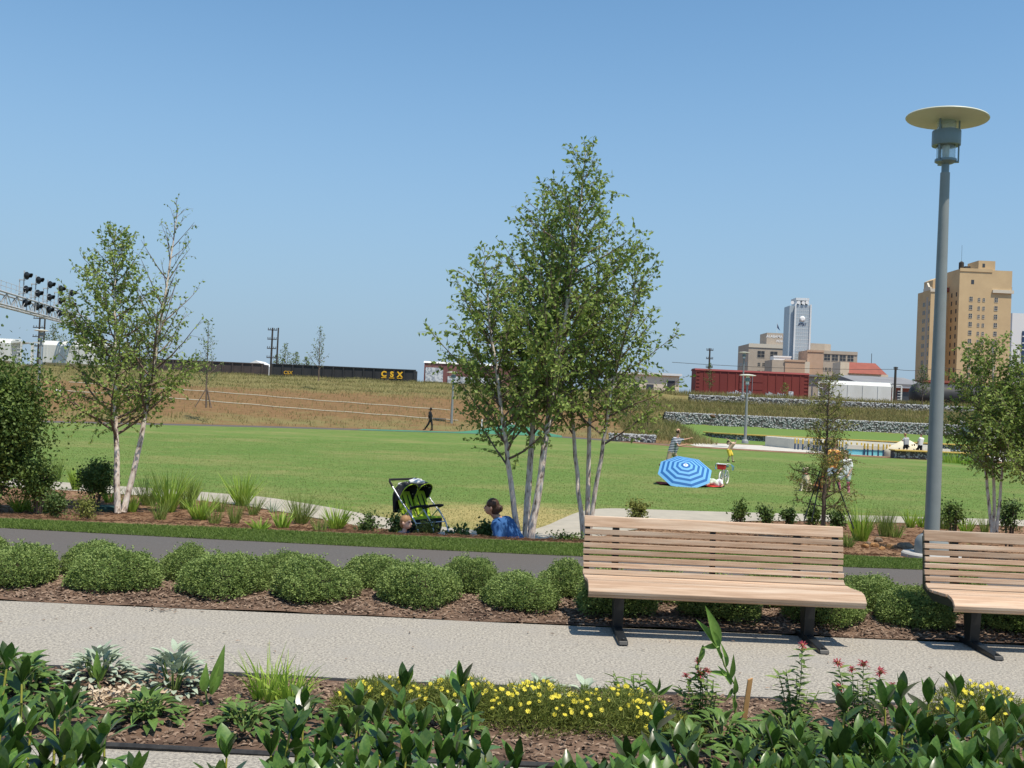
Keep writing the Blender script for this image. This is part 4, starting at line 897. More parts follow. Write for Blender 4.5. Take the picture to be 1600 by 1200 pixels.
for i, (px, py, Y, lab, n) in enumerate(((40, 1050, 6.3, 'dark broad-leaved plant behind the left corner laurel', 60), (10, 1045, 6.5, 'dark broad-leaved plant at the left edge of the bed', 60), (1190, 1125, 6.0, 'low broad-leaved plant below the wooden stake', 50), (1250, 1130, 5.9, 'low broad-leaved plant right of the wooden stake', 60), (1310, 1125, 5.9, 'low broad-leaved plant under the right red flowers', 60), (1130, 1115, 6.2, 'broad withered plant at the foot of the tall canna', 36), (230, 1105, 6.1, 'low green plant with a red flower below the grey mounds', 40), (385, 1110, 6.0, 'low green plant with red flowers left of the daylily', 40), (1235, 1110, 6.3, 'low leafy plant at the foot of the thin balm', 34))):
    rosette('broad_leaf_plant', lab, px, py, Y, int(n*1.6), .26, .13 if i > 1 else .24, 30+i, BROAD, .11 if i < 2 else .10, group='low broad-leaved plants', up=(5, 60))
def stuff_leaves(name, label, px, py, Y, n, rad, h, m, size, seed, width=1.0, cat='plant', up=.6):
    r = np.random.default_rng(seed); c = at(px, py, Y); z = float(fb(np.array([c.x]), np.array([Y]))[0]); t = thing(name, label, cat, (c.x, Y, z))
    u = rdir(r, n); u[:, 2] = np.abs(u[:, 2]); q = r.random(n)**.45; pos = u*q[:, None]*np.array([rad, rad*.8, h])
    cloud('foliage', pos, u*.4+rdir(r, n)*.8+np.array([0, 0, up]), rdir(r, n), r.uniform(*size, n), m, t, LEAF2, width=width, rng=r)
    return t
def flower_mesh(name, m, petals=8, r0=1.0, eye=.28):
    f = MB()
    for k in range(petals):
        a = 2*pi*k/petals; ca, sa = cos(a), sin(a); px_, py_ = -sa, ca; w = r0*.3
        f.add([(eye*.5*ca, eye*.5*sa, 0), (r0*.6*ca+px_*w, r0*.6*sa+py_*w, .08), (r0*ca, r0*sa, .02), (r0*.6*ca-px_*w, r0*.6*sa-py_*w, .08)], [(0, 1, 2, 3)])
    f.mi = 1; f.ell((0, 0, .05), (eye, eye, .12), 8, 4); return f.mesh(name, [m, 'petal_yellow' if m == 'petal_yellow' else 'flower_eye'])
YF = flower_mesh('yellow_flower', 'petal_yellow')
def coreopsis(label, px, py, Y, rad, h, nf, seed):
    nf = int(nf*.95)
    t = stuff_leaves('coreopsis', label, px, py, Y, 6500, rad*1.1, h*1.05, 'fine_leaf', (.025, .065), seed, .15, up=.3); t['group'] = 'yellow flowering mounds'
    r = random.Random(seed); st = MB()
    for k in range(nf):
        a = r.uniform(0, 6.28); q = sqrt(r.random())*.95; z = h*sqrt(max(0, 1-q*q*.85))*r.uniform(.9, 1.18); p = Vector((rad*q*cos(a), rad*.8*q*sin(a), z))
        o = link('flower', YF, t); o.location = p; o.scale = (.0145*r.uniform(.7, 1.3),)*3; o.rotation_euler = (r.uniform(.3, 1.3), r.uniform(-.4, .4), r.uniform(-.5, .5))
        st.bar((p.x*.8, p.y*.8, z*.4), p, .0015, 4)
    st.build('stems', 'stem_green', t)
coreopsis('feathery mound of yellow flowers left of centre', 600, 1095, 6.45, .30, .17, 46, 1)
coreopsis('feathery mound of yellow flowers behind the tallest laurel', 720, 1100, 6.5, .30, .19, 60, 2)
coreopsis('feathery mound of yellow flowers right of the tallest laurel', 838, 1118, 6.35, .34, .22, 80, 3)
coreopsis('feathery mound of yellow flowers before the bench, farther right', 965, 1120, 6.35, .36, .19, 60, 4)
coreopsis('thin trailing yellow flowers beside the red balm', 1040, 1135, 6.2, .22, .10, 16, 5)
coreopsis('feathery mound of yellow flowers near the right edge', 1530, 1100, 6.6, .34, .26, 80, 6)
coreopsis('small yellow flowering tuft at the right edge', 1600, 1110, 6.4, .2, .16, 24, 7)
def red_head():
    f = MB(); f.mi = 1; f.ell((0, 0, 0), (.35, .35, .35), 8, 5); f.mi = 0; r = random.Random(5)
    for k in range(26):
        a = k*2.4; e = r.uniform(-.5, 1.0); d = Vector((cos(a)*cos(e), sin(a)*cos(e), sin(e))); s = d.cross(Vector((0, 0, 1))).normalized()*.12; p = d*r.uniform(.8, 1.15)
        f.add([d*.2-s*.5, d*.2+s*.5, p*.7+s, p+Vector((0, 0, -.12)), p*.7-s], [(0, 1, 2, 3, 4)])
    return f.mesh('red_flower', ['petal_red', 'flower_eye'])
RF = red_head()
def balm(label, px, py, Y, stems, seed, flowers=True):
    """stems: pixel tops; pairs of pointed leaves up each stem"""
    r = np.random.default_rng(seed); c = at(px, py, Y); z = float(fb(np.array([c.x]), np.array([Y]))[0]); t = thing('bee_balm', label, 'plant', (c.x, Y, z), 0, 'red flowering balms')
    P = []; D = []; st = MB()
    for i, (tx, ty, fl) in enumerate(stems):
        tp = at(tx, ty, Y+r.uniform(-.15, .15)) - t.location; root = Vector((tp.x*.35, tp.y*.5, 0)); st.tube([root, root.lerp(tp, .5)+Vector((.01, 0, .02)), tp], [.004, .0035, .002], 5)
        n = max(6, int(tp.z/.022))
        for k in range(n):
            u = .12+.85*k/n; p = root.lerp(tp, u); a = k*1.57+r.uniform(-.4, .4)
            for s in (0, pi):
                P.append(p); e = r.uniform(-.1, .5); D.append((cos(a+s)*cos(e), sin(a+s)*cos(e), sin(e)))
        if fl:
            o = link('flower', RF, t); o.location = tp; o.scale = (fl,)*3; o.rotation_euler = (r.uniform(-.3, .3), r.uniform(-.3, .3), r.uniform(0, 6))
    st.build('stems', 'stem_green', t); n = len(P)
    LF = (np.array([(0, 0, 0), (.16, .25, .03), (.15, .55, .0), (0, 1, -.12), (-.15, .55, .0), (-.16, .25, .03), (0, .4, -.03)]), np.array([(0, 1, 6), (1, 2, 6), (2, 3, 6), (3, 4, 6), (4, 5, 6), (5, 0, 6)]))
    cloud('foliage', np.array([tuple(p) for p in P]), np.array(D), np.tile((0, 0, 1.), (n, 1))+rdir(r, n)*.4, r.uniform(.05, .095, n), 'balm_leaf', t, LF, rng=r)
balm('red balm clump left of the tall canna', 1100, 1100, 6.55, [(1072, 1056, .032), (1095, 1052, .04), (1090, 1032, .026), (1085, 1075, 0), (1115, 1062, 0), (1060, 1070, 0), (1105, 1048, .03), (1075, 1085, 0), (1120, 1080, 0)], 1)
balm('tall thin balm with one red flower by the right bench leg', 1240, 1100, 6.5, [(1254, 1008, .033), (1228, 1045, 0), (1215, 1048, 0), (1245, 1055, 0), (1262, 1080, 0), (1280, 1078, 0), (1230, 1075, 0)], 2)
balm('red balm with the most flowers, in the lower right', 1340, 1110, 6.3, [(1309, 1036, .04), (1349, 1038, .045), (1331, 1046, .032), (1376, 1050, .042), (1312, 1074, .036), (1395, 1070, .03), (1360, 1060, 0), (1340, 1065, 0), (1325, 1080, 0), (1300, 1065, 0), (1370, 1080, 0)], 3)
balm('leafy green plant without flowers before the whole bench', 985, 1110, 6.7, [(958, 1048, 0), (1003, 1048, 0), (975, 1058, 0), (990, 1055, 0), (1020, 1065, 0), (945, 1068, 0), (1010, 1075, 0), (965, 1075, 0), (1030, 1080, 0), (995, 1070, 0)], 4)
balm('low weed with small red flowers left of the daylily', 380, 1125, 6.1, [(398, 1118, .02), (385, 1126, .022), (370, 1085, 0), (350, 1090, 0), (392, 1095, 0), (360, 1105, 0)], 5)
balm('low weed with one dark red flower below the grey mounds', 225, 1125, 6.1, [(199, 1108, .024), (225, 1090, 0), (245, 1095, 0), (210, 1095, 0), (260, 1105, 0), (235, 1100, 0)], 6)
for i, (px, py, Y, h, n, lab) in enumerate(((418, 1085, 6.55, .40, 90, 'arching daylily clump left of the yellow flowers'), (455, 1085, 6.5, .36, 80, 'arching daylily clump touching the first yellow flowers'))):
    clump('daylily', lab, px, py, Y, h, n, 300+i, 'iris_leaf', w=(.012, .02), spread=.55, rad=.08, droop=.75, zf=fb, group='daylilies')
CAN = [leaf_mesh('canna_leaf', [.03, .10, .14, .15, .13, .09, .05, .005], 'canna_leaf', f, c) for f, c in ((.35, .10), (.5, .3))]
def canna(label, pts, Y, leaves, cat='plant'):
    b = at(*pts[0], Y); z = float(fb(np.array([b.x]), np.array([Y]))[0]); t = thing('canna', label, cat, (b.x, Y, z), 0, 'tall canna shoots')
    P = [at(px, py, Y+.02*i)-t.location for i, (px, py) in enumerate(pts)]; P[0].z = -.02
    MB().tube(P, [.008]+[.006]*(len(P)-2)+[.003], 6).build('stem', 'stem_green', t, smooth=60)
    for px, py, tx, ty, w in leaves:
        a = at(px, py, Y)-t.location; e = at(tx, ty, Y-.04)-t.location; put_leaf(CAN[RND.randrange(2)], t, a, e-a, (.3, -1, .4), (e-a).length, w)
canna('tall green canna stalk rising before the whole bench', [(1150, 1112), (1148, 1070), (1132, 1040), (1123, 1010), (1112, 975)], 6.6, [(1122, 1012, 1106, 948, .9), (1123, 1015, 1098, 970, .9), (1128, 1030, 1120, 1012, .9), (1125, 1008, 1097, 1012, 1.0), (1098, 1008, 1092, 1042, .9), (1134, 1042, 1132, 1008, .7), (1140, 1062, 1148, 1024, .8), (1140, 1055, 1102, 1048, .6), (1103, 1048, 1080, 1062, .8), (1142, 1070, 1128, 1042, .9), (1146, 1085, 1152, 1060, 1.1), (1148, 1110, 1146, 1088, 1.1), (1144, 1075, 1136, 1095, .9)])
canna('pair of upright green blades right of the grey mounds', [(325, 1115), (322, 1085), (318, 1060)], 6.35, [(318, 1080, 322, 1042, 1.2), (332, 1082, 349, 1016, .9), (330, 1085, 344, 1040, .8), (315, 1110, 314, 1095, 1.2)])
canna('single upright green blade in the left grey mound', [(154, 1095), (153, 1065), (152, 1045)], 6.5, [(153, 1062, 151, 1018, .9), (153, 1060, 142, 1038, .9), (153, 1065, 164, 1045, .9), (154, 1098, 156, 1075, 1.2)])
canna('small canna shoot before the leafy green plant', [(1028, 1100), (1027, 1085)], 6.55, [(1027, 1085, 1008, 1062, .9), (1028, 1085, 1050, 1072, .9), (1027, 1080, 1032, 1060, .8)])
# dry leaves heap, wooden stake, fallen twigs
o = cloud('dry_leaf_heap', *(lambda r, c, n: (np.stack([c.x+r.normal(0, .13, n), 6.38+r.normal(0, .07, n), .05+np.abs(r.normal(0, .03, n))], -1), rdir(r, n)*np.array([1, 1, .4]), rdir(r, n)+np.array([0, 0, 1]), r.uniform(.03, .085, n)))(np.random.default_rng(9), at(185, 1075, 6.38), 420), 'dry_leaf', None, LEAF2, .7)
tag(o, 'heap of pale dry leaves between the grey mounds', 'leaves')
c = at(1160, 1110, 6.35); t = at(1172, 1062, 6.30)
st = MB(); d = t-Vector((c.x, c.y, .0)); st.add([(-.016, -.008, 0), (.016, -.008, 0), (.016, .008, 0), (-.016, .008, 0), (d.x-.014, d.y-.008, d.z), (d.x+.016, d.y-.008, d.z+.012), (d.x+.016, d.y+.008, d.z+.012), (d.x-.014, d.y+.008, d.z)], [(0,3,2,1),(4,5,6,7),(0,1,5,4),(1,2,6,5),(2,3,7,6),(3,0,4,7)])
o = st.build('wooden_stake', 'stake_wood', None, bevel=.002); o.location = (c.x, c.y, 0.0); tag(o, 'small tilted orange-brown wooden stake in the front bed', 'stake')
r = np.random.default_rng(44)
n = 90; p = np.stack([r.uniform(-5, 5, n), 7.25+r.random(n)*2.0, np.full(n, .012)], -1); a = r.uniform(0, 6.28, n)
o = cloud('fallen_litter', p, np.stack([np.cos(a), np.sin(a), 0*a], -1), np.tile((0, 0, 1.), (n, 1))+rdir(r, n)*.3, r.uniform(.015, .06, n), 'mulch_chip', None, LEAF2, .5, rng=r); tag(o, 'few dark leaves and bark bits scattered on the gravel walk', 'litter')
n = 26; p = np.stack([at(255, 955, 9.25).x+r.normal(0, .08, n), 9.2+r.normal(0, .05, n), np.full(n, .012)], -1); a = r.uniform(0, 6.28, n)
o = cloud('bark_spill', p, np.stack([np.cos(a), np.sin(a), .2+0*a], -1), np.tile((0, 0, 1.), (n, 1))+rdir(r, n)*.3, r.uniform(.03, .07, n), 'mulch_chip', None, LEAF2, .4, rng=r); tag(o, 'little spill of dark bark at the walk edge on the left', 'mulch')

for i, (px, py, Y, n, lab) in enumerate(((700, 1125, 6.1, 60, 'low green plant at the foot of the tallest laurel'), (560, 1130, 6.0, 50, 'low green plant in front of the first yellow flowers'), (1080, 1150, 5.9, 60, 'low green plant before the withered plant'), (1370, 1130, 5.95, 70, 'low green plant behind the lower right laurel'), (1440, 1125, 6.1, 70, 'low green plant between the two right laurels'), (470, 1110, 6.15, 40, 'low green plant beside the second daylily'), (90, 1115, 6.0, 50, 'low green plant behind the left corner stems'))):
    rosette('broad_leaf_plant', lab, px, py, Y, n, .24, .14, 60+i, BROAD, .095, group='low broad-leaved plants', up=(5, 65))
# ---------------------------------------------------------------- people
mat('skin', (.52,.30,.20), (.47,.26,.17), scale=6, rough=.6); mat('skin_pale', (.62,.40,.30), rough=.6); mat('skin_dark', (.10,.055,.04), rough=.6)
mat('hair_brown', (.045,.022,.013), (.075,.038,.022), scale=40, rough=.5, stretch=(1, 1, .2)); mat('hair_blond', (.36,.21,.10), (.27,.15,.07), scale=40, rough=.6); mat('hair_black', (.015,.012,.012), rough=.5)
mat('blue_shirt', (.032,.105,.27), (.038,.115,.285), scale=5, rough=.85); mat('jeans', (.09,.15,.26), (.12,.19,.30), scale=10, rough=.85); mat('navy', (.022,.03,.06), rough=.85)
mat('khaki', (.36,.28,.19), rough=.85); mat('yellow_cloth', (.68,.50,.06), rough=.8); mat('orange_print', (.72,.26,.05), (.75,.50,.16), scale=16, rough=.8, lo=.45, hi=.55, c3=(.5,.16,.06), scale3=9)
mat('denim_light', (.42,.50,.62), (.55,.62,.70), scale=8, rough=.85); mat('black_cloth', (.014,.015,.017), rough=.85); mat('white_cloth', (.75,.75,.74), (.68,.69,.70), scale=7, rough=.85); mat('grey_cloth', (.42,.43,.46), rough=.85)
mat('print_cloth', (.52,.55,.58), (.30,.36,.38), scale=14, rough=.85, lo=.45, hi=.55); mat('pale_green_cloth', (.50,.58,.42), (.62,.68,.6), scale=10, rough=.85); mat('sunglass', (.01,.01,.012), rough=.15, spec=.6); mat('leather', (.11,.06,.03), rough=.6)
mat('eye_dark', (.02,.015,.012), rough=.3); mat('lip', (.42,.16,.13), rough=.5)
def banded(name, a, b, scale, axis='Z'):
    m = bpy.data.materials.new(name); m.use_nodes = True; MATS[name] = m; N = m.node_tree.nodes; L = m.node_tree.links; bs = N['Principled BSDF']; bs.inputs['Roughness'].default_value = .85
    tc = N.new('ShaderNodeTexCoord'); w = N.new('ShaderNodeTexWave'); w.bands_direction = axis; w.inputs['Scale'].default_value = scale; L.new(tc.outputs['Object'], w.inputs[0])
    r = N.new('ShaderNodeMapRange'); r.inputs[1].default_value = .62; r.inputs[2].default_value = .72; L.new(w.outputs[1], r.inputs[0])
    x = N.new('ShaderNodeMix'); x.data_type = 'RGBA'; x.inputs[6].default_value = (*a, 1); x.inputs[7].default_value = (*b, 1); L.new(r.outputs[0], x.inputs[0]); L.new(x.outputs[2], bs.inputs[0])
banded('striped_shirt', (.02,.025,.06), (.62,.64,.68), 4.6); banded('pink_sock', (.70,.07,.20), (.75,.45,.50), 7.0)
def soft(mb, name, m, parent, voxel, it=5):
    o = mb.build(name, m, parent, smooth=180); a = o.modifiers.new('remesh', 'REMESH'); a.mode = 'VOXEL'; a.voxel_size = voxel; a.use_smooth_shade = True
    b = o.modifiers.new('smooth', 'SMOOTH'); b.factor = .5; b.iterations = it; return o
def hand(mb, w, d, side, s):
    """palm with four unequal fingers and a thumb, slightly curled"""
    d = d.normalized(); x = d.cross(Vector((0, 0, 1)));  x = x.normalized() if x.length > .1 else Vector((1, 0, 0)); n = x.cross(d)
    p = w + d*.055*s; mb.ell(p, (.042*s, .042*s, .03*s), 8, 6)
    for k, ln in enumerate((.062, .074, .068, .05)):
        b = p + d*.03*s + x*((k-1.5)*.02*s); m_ = b + d*ln*.6*s - n*.008*s; mb.cap(b, m_, .0105*s, .010*s, 6); mb.cap(m_, m_ + d*ln*.4*s - n*.02*s, .010*s, .0085*s, 6)
    b = p - d*.01*s + x*side*.035*s; mb.cap(b, b + d*.03*s + x*side*.03*s, .012*s, .011*s, 6); mb.cap(b + d*.03*s + x*side*.03*s, b + d*.06*s + x*side*.032*s, .011*s, .009*s, 6)
def person(label, Y, base, J, s=1.0, face=(0, -1), shirt='blue_shirt', pants='jeans', skin='skin', hair='hair_brown', hairstyle='short', sleeve=.7, leg=1.0, shoe='black_cloth', socks=None, voxel=.016, glasses=False, group=None, bald=False, bare=False, headk=1.0):
    b = at(*base, Y); b.z = J.get('z', b.z); t = thing('person', label, 'person', b, 0, group)
    def g(k):
        v = J[k]; return at(v[0], v[1], Y + (v[2] if len(v) > 2 else 0)) - b
    f = Vector((face[0], face[1], 0)).normalized(); rgt = Vector((f.y, -f.x, 0)); up = Vector((0, 0, 1))
    hd = g('head'); ch = g('chest'); pv = g('pelvis'); hs = s*headk; ax = (ch-pv).normalized()
    sL = g('sL') if 'sL' in J else ch + rgt*-.17*s; sR = g('sR') if 'sR' in J else ch + rgt*.17*s
    across = (sR-sL).normalized()
    hL = pv - across*.095*s; hR = pv + across*.095*s
    mb = MB()
    # head with face
    mb.ell(hd, (.078*hs, .078*hs, .112*hs), 14, 12); mb.ell(hd + f*.03*hs - up*.045*hs, (.058*hs, .058*hs, .062*hs), 10, 8); mb.ell(hd - f*.025*hs + up*.02*hs, (.078*hs, .078*hs, .085*hs), 10, 8)
    mb.cap(hd + f*.083*hs + up*.005*hs, hd + f*.100*hs - up*.026*hs, .010*hs, .015*hs, 8)
    for q in (-1, 1): mb.ell(hd + rgt*q*.08*hs - up*.012*hs - f*.005*hs, (.018*hs, .022*hs, .032*hs), 8, 6)
    mb.cap(hd - up*.07*hs - f*.015*hs, ch + ax*.02*s, .05*s, .062*s)
    for q in (-.55, 0, .55):
        mb.cap(pv + across*q*.15*s, ch - ax*.05*s + across*q*.2*s, .10*s, .105*s)
    mb.cap(sL, sR, .058*s, .058*s)
    arms = []
    for k, sh in (('L', sL), ('R', sR)):
        if 'e'+k in J:
            e = g('e'+k); h = g('h'+k); mb.cap(sh, e, .050*s, .040*s); mb.cap(e, h, .040*s, .027*s); hand(mb, h, h-e, -1 if k == 'L' else 1, s); arms.append((sh, e))
    legs = []
    for k, hp in (('L', hL), ('R', hR)):
        if 'k'+k in J:
            kn = g('k'+k); an = g('a'+k); mb.cap(hp, kn, .085*s, .055*s); mb.cap(kn, an, .054*s, .036*s); mb.ell(kn.lerp(an, .3) - f*.012*s, (.052*s, .052*s, .09*s), 8, 6)
            mb.cap(an, an + f*.13*s - up*.045*s, .036*s, .030*s); legs.append((hp, kn, an))
    soft(mb, 'body', skin, t, voxel)
    if not bare:
        m = MB()
        for q in (-.55, 0, .55): m.cap(pv + across*q*.16*s + ax*.02*s, ch - ax*.045*s + across*q*.2*s, .118*s, .120*s)
        m.cap(sL, sR, .072*s, .072*s)
        for sh, e in arms: m.cap(sh, sh.lerp(e, sleeve), .070*s, .066*s)
        soft(m, 'shirt', shirt, t, voxel)
    m = MB(); m.cap(hL, hR, .115*s, .115*s); m.cap(pv, pv + ax*.06*s, .125*s, .115*s)
    for hp, kn, an in legs:
        if leg >= 1.5: m.cap(hp, kn, .10*s, .075*s); m.cap(kn, kn.lerp(an, min(1, leg-1)), .075*s, .06*s)
        else: m.cap(hp, hp.lerp(kn, leg), .105*s, .095*s)
    soft(m, 'trousers' if leg >= 1.5 else 'shorts', pants, t, voxel)
    for hp, kn, an in legs:
        m = MB(); m.cap(an - up*.03*s - f*.03*s, an + f*.14*s - up*.055*s, .045*s, .040*s); soft(m, 'shoe', shoe, t, voxel*.8, 3)
        if socks: m = MB(); m.cap(kn - (kn-an)*.1, an, .064*s, .048*s); soft(m, 'sock', socks, t, voxel*.8, 3)
    m = MB(); k = hs
    if bald:
        for q in (-1, 1): m.ell(hd + rgt*q*.045*k - f*.03*k + up*.0*k, (.05*k, .05*k, .075*k), 10, 8)
        m.ell(hd - f*.05*k - up*.005*k, (.055*k, .055*k, .075*k), 10, 8)
    else:
        m.ell(hd - f*.018*k + up*.032*k, (.092*k, .092*k, .092*k), 12, 10); m.ell(hd - f*.04*k - up*.02*k, (.078*k, .078*k, .09*k), 10, 8)
    if hairstyle == 'bun': m.ell(hd - f*.115*k - up*.015*k, (.045*k, .045*k, .05*k), 10, 8); m.ell(hd - f*.06*k - up*.02*k, (.075*k, .075*k, .085*k), 10, 8)
    if hairstyle == 'long':
        for q in (-1, 1): m.cap(hd + rgt*q*.065*k - f*.02*k, hd + rgt*q*.085*k - f*.03*k - up*.19*k, .045*k, .03*k)
        m.cap(hd - f*.06*k, hd - f*.07*k - up*.2*k, .07*k, .05*k)
    if hair: soft(m, 'hair', hair, t, voxel*.7, 3)
    for q in (-1, 1):
        if glasses: MB().ell(hd + f*.082*k + rgt*q*.032*k + up*.012*k, (.026*k, .018*k, .018*k), 8, 6).build('sunglasses_lens', 'sunglass', t, smooth=60)
        else: MB().ell(hd + f*.078*k + rgt*q*.03*k + up*.01*k, (.011*k, .011*k, .009*k), 8, 6).build('eye', 'eye_dark', t, smooth=60)
    MB().ell(hd + f*.083*k - up*.058*k, (.020*k, .012*k, .007*k), 8, 6).build('mouth', 'lip', t, smooth=60)
    return t
# woman in blue kneeling behind the grass strip, looking left
W_ = person('woman in a blue T-shirt kneeling by the birch trunks, hair tied back', 15.85, (795, 866), dict(head=(768, 792, .0), chest=(783, 816, .05), pelvis=(805, 850, .15), sL=(775, 819, -.12), sR=(792, 815, .22), eL=(781, 848, -.2), hL=(772, 866, -.25), eR=(778, 842, .25), hR=(762, 860, .2), kL=(775, 868, 0.0), aL=(812, 869, .1), kR=(782, 866, .3), aR=(818, 866, .35)),
    s=1.12, face=(-.98, .16), shirt='blue_shirt', pants='jeans', hairstyle='bun', sleeve=.85, leg=2.0, voxel=.011, headk=1.02)
person('toddler with short blond hair in a navy shirt, behind the grass strip', 16.2, (632, 866), dict(head=(635, 816, 0), chest=(631, 834, .0), pelvis=(629, 856, .05), sL=(626, 838, -.08), sR=(637, 837, .1), eL=(632, 850, -.12), hL=(640, 856, -.1), eR=(642, 850, .12), hR=(648, 854, .1), kL=(645, 858, -.1), aL=(652, 866, -.1), kR=(647, 857, .15), aR=(655, 864, .15)),
    s=.68, face=(.85, -.5), shirt='navy', pants='navy', hair='hair_blond', skin='skin_pale', sleeve=.9, leg=.9, voxel=.008, headk=1.45)
person('man in striped shirt and khaki shorts throwing, behind the striped umbrella', 43, (1052, 738), dict(head=(1060, 674), chest=(1058, 686), pelvis=(1050, 707), sL=(1053, 686, -.1), sR=(1063, 687, .1), eR=(1070, 687, .1), hR=(1078, 685, .1), eL=(1060, 697, -.2), hL=(1071, 695, -.2), kL=(1044, 719, -.1), aL=(1032, 725, .1), kR=(1058, 721, .1), aR=(1055, 736, .1)),
    s=1.05, face=(.85, .5), shirt='striped_shirt', pants='khaki', bald=True, leg=.9, shoe='leather', sleeve=.55, voxel=.016)
person('boy in yellow shorts bending to catch, right of the striped umbrella', 50.5, (1142, 721), dict(head=(1138, 692, -.1), chest=(1146, 692), pelvis=(1139, 703), sL=(1143, 692, -.1), sR=(1149, 692, .1), eR=(1150, 688, .1), hR=(1151, 685, 0), eL=(1139, 688, -.15), hL=(1136, 686, -.2), kL=(1140, 712, -.05), aL=(1137, 719, .05), kR=(1144, 711, -.05), aR=(1145, 720)),
    s=.72, face=(.5, -.8), pants='yellow_cloth', hair='hair_brown', skin='skin_pale', bare=True, leg=.95, voxel=.013, headk=1.2)
person('woman in an orange print top and sunglasses behind the cypress', 33.5, (1296, 769), dict(head=(1305, 691), chest=(1303, 706), pelvis=(1299, 732), sL=(1312, 708), sR=(1294, 707), eL=(1317, 720, -.1), hL=(1314, 732, -.25), eR=(1290, 721, -.05), hR=(1291, 735, -.1), kL=(1303, 751, -.03), aL=(1303, 766), kR=(1296, 750, -.03), aR=(1295, 766)),
    s=1.0, face=(.1, -1), shirt='orange_print', pants='denim_light', hairstyle='long', glasses=True, leg=.5, sleeve=.6, voxel=.015)
person('girl in pink striped knee socks and grey skirt right of the cypress', 33.2, (1318, 773), dict(head=(1321, 708), chest=(1323, 720), pelvis=(1322, 740), sL=(1329, 721), sR=(1317, 721), eL=(1331, 732, -.05), hL=(1326, 741, -.15), eR=(1315, 731, -.05), hR=(1310, 738, -.15), kL=(1325, 752, -.05), aL=(1326, 769), kR=(1310, 750, -.12), aR=(1312, 766, -.05)),
    s=.88, face=(-.5, -.85), shirt='white_cloth', pants='print_cloth', hairstyle='long', leg=.75, socks='pink_sock', shoe='black_cloth', skin='skin_pale', voxel=.014)
person('man in dark clothes walking along the foot of the bank', 77, (672, 673), dict(head=(673, 639), chest=(672, 644), pelvis=(673, 655), sL=(672, 645, -.2), sR=(673, 645, .2), eL=(670, 650, -.25), hL=(669, 655, -.25), eR=(675, 650, .25), hR=(675, 655, .25), kL=(669, 663, -.1), aL=(664, 670, .0), kR=(675, 663), aR=(675, 671)),
    s=1.0, face=(-1, -.1), shirt='black_cloth', pants='black_cloth', skin='skin_dark', hair='hair_black', leg=2, sleeve=.98, voxel=.02)
person('woman in grey top and black shorts by the cream climbing boulder', 67, (1414, 709), dict(head=(1414, 679), chest=(1416, 685), pelvis=(1416, 695), sL=(1413, 685), sR=(1419, 685), eL=(1410, 689), hL=(1408, 685), eR=(1420, 690), hR=(1419, 695), kL=(1412, 702), aL=(1411, 708), kR=(1417, 702), aR=(1418, 708)),
    s=.86, face=(-.8, .3), shirt='grey_cloth', pants='black_cloth', hair='hair_blond', leg=.7, voxel=.02)
person('person in white T-shirt and black shorts bending by the climbing boulder', 67, (1435, 709), dict(head=(1439, 680), chest=(1440, 685), pelvis=(1438, 696), sL=(1437, 685, -.1), sR=(1443, 686, .1), eL=(1434, 690), hL=(1433, 695), eR=(1440, 692), hR=(1436, 697), kL=(1434, 702), aL=(1430, 708), kR=(1439, 703), aR=(1438, 708)),
    s=.86, face=(-.9, -.3), shirt='white_cloth', pants='black_cloth', leg=.9, voxel=.02)
person('seated figure in white shirt and cap on the brown bank, far left', 80, (91, 622), dict(head=(92, 605), chest=(91, 610), pelvis=(90, 618), eL=(94, 613, -.2), hL=(96, 616, -.2), eR=(88, 614, .1), hR=(87, 617, .1), kL=(96, 616, -.3), aL=(97, 622, -.3), kR=(94, 616, -.3), aR=(95, 622, -.4)),
    s=.85, face=(.6, -.8), shirt='white_cloth', pants='khaki', hair='white_cloth', leg=2, voxel=.02)
person('person in pale green lying propped up on the red blanket', 33.6, (1110, 759), dict(head=(1105, 746, .1), chest=(1108, 751), pelvis=(1118, 757), eL=(1109, 756, -.15), hL=(1104, 758, -.2), eR=(1112, 752, .2), hR=(1118, 753, .2), kL=(1126, 752, -.1), aL=(1129, 759, -.2), kR=(1124, 751, .1), aR=(1130, 758, .1)),
    s=.9, face=(-.6, -.8), shirt='pale_green_cloth', pants='white_cloth', hair='hair_black', leg=1.6, voxel=.015)

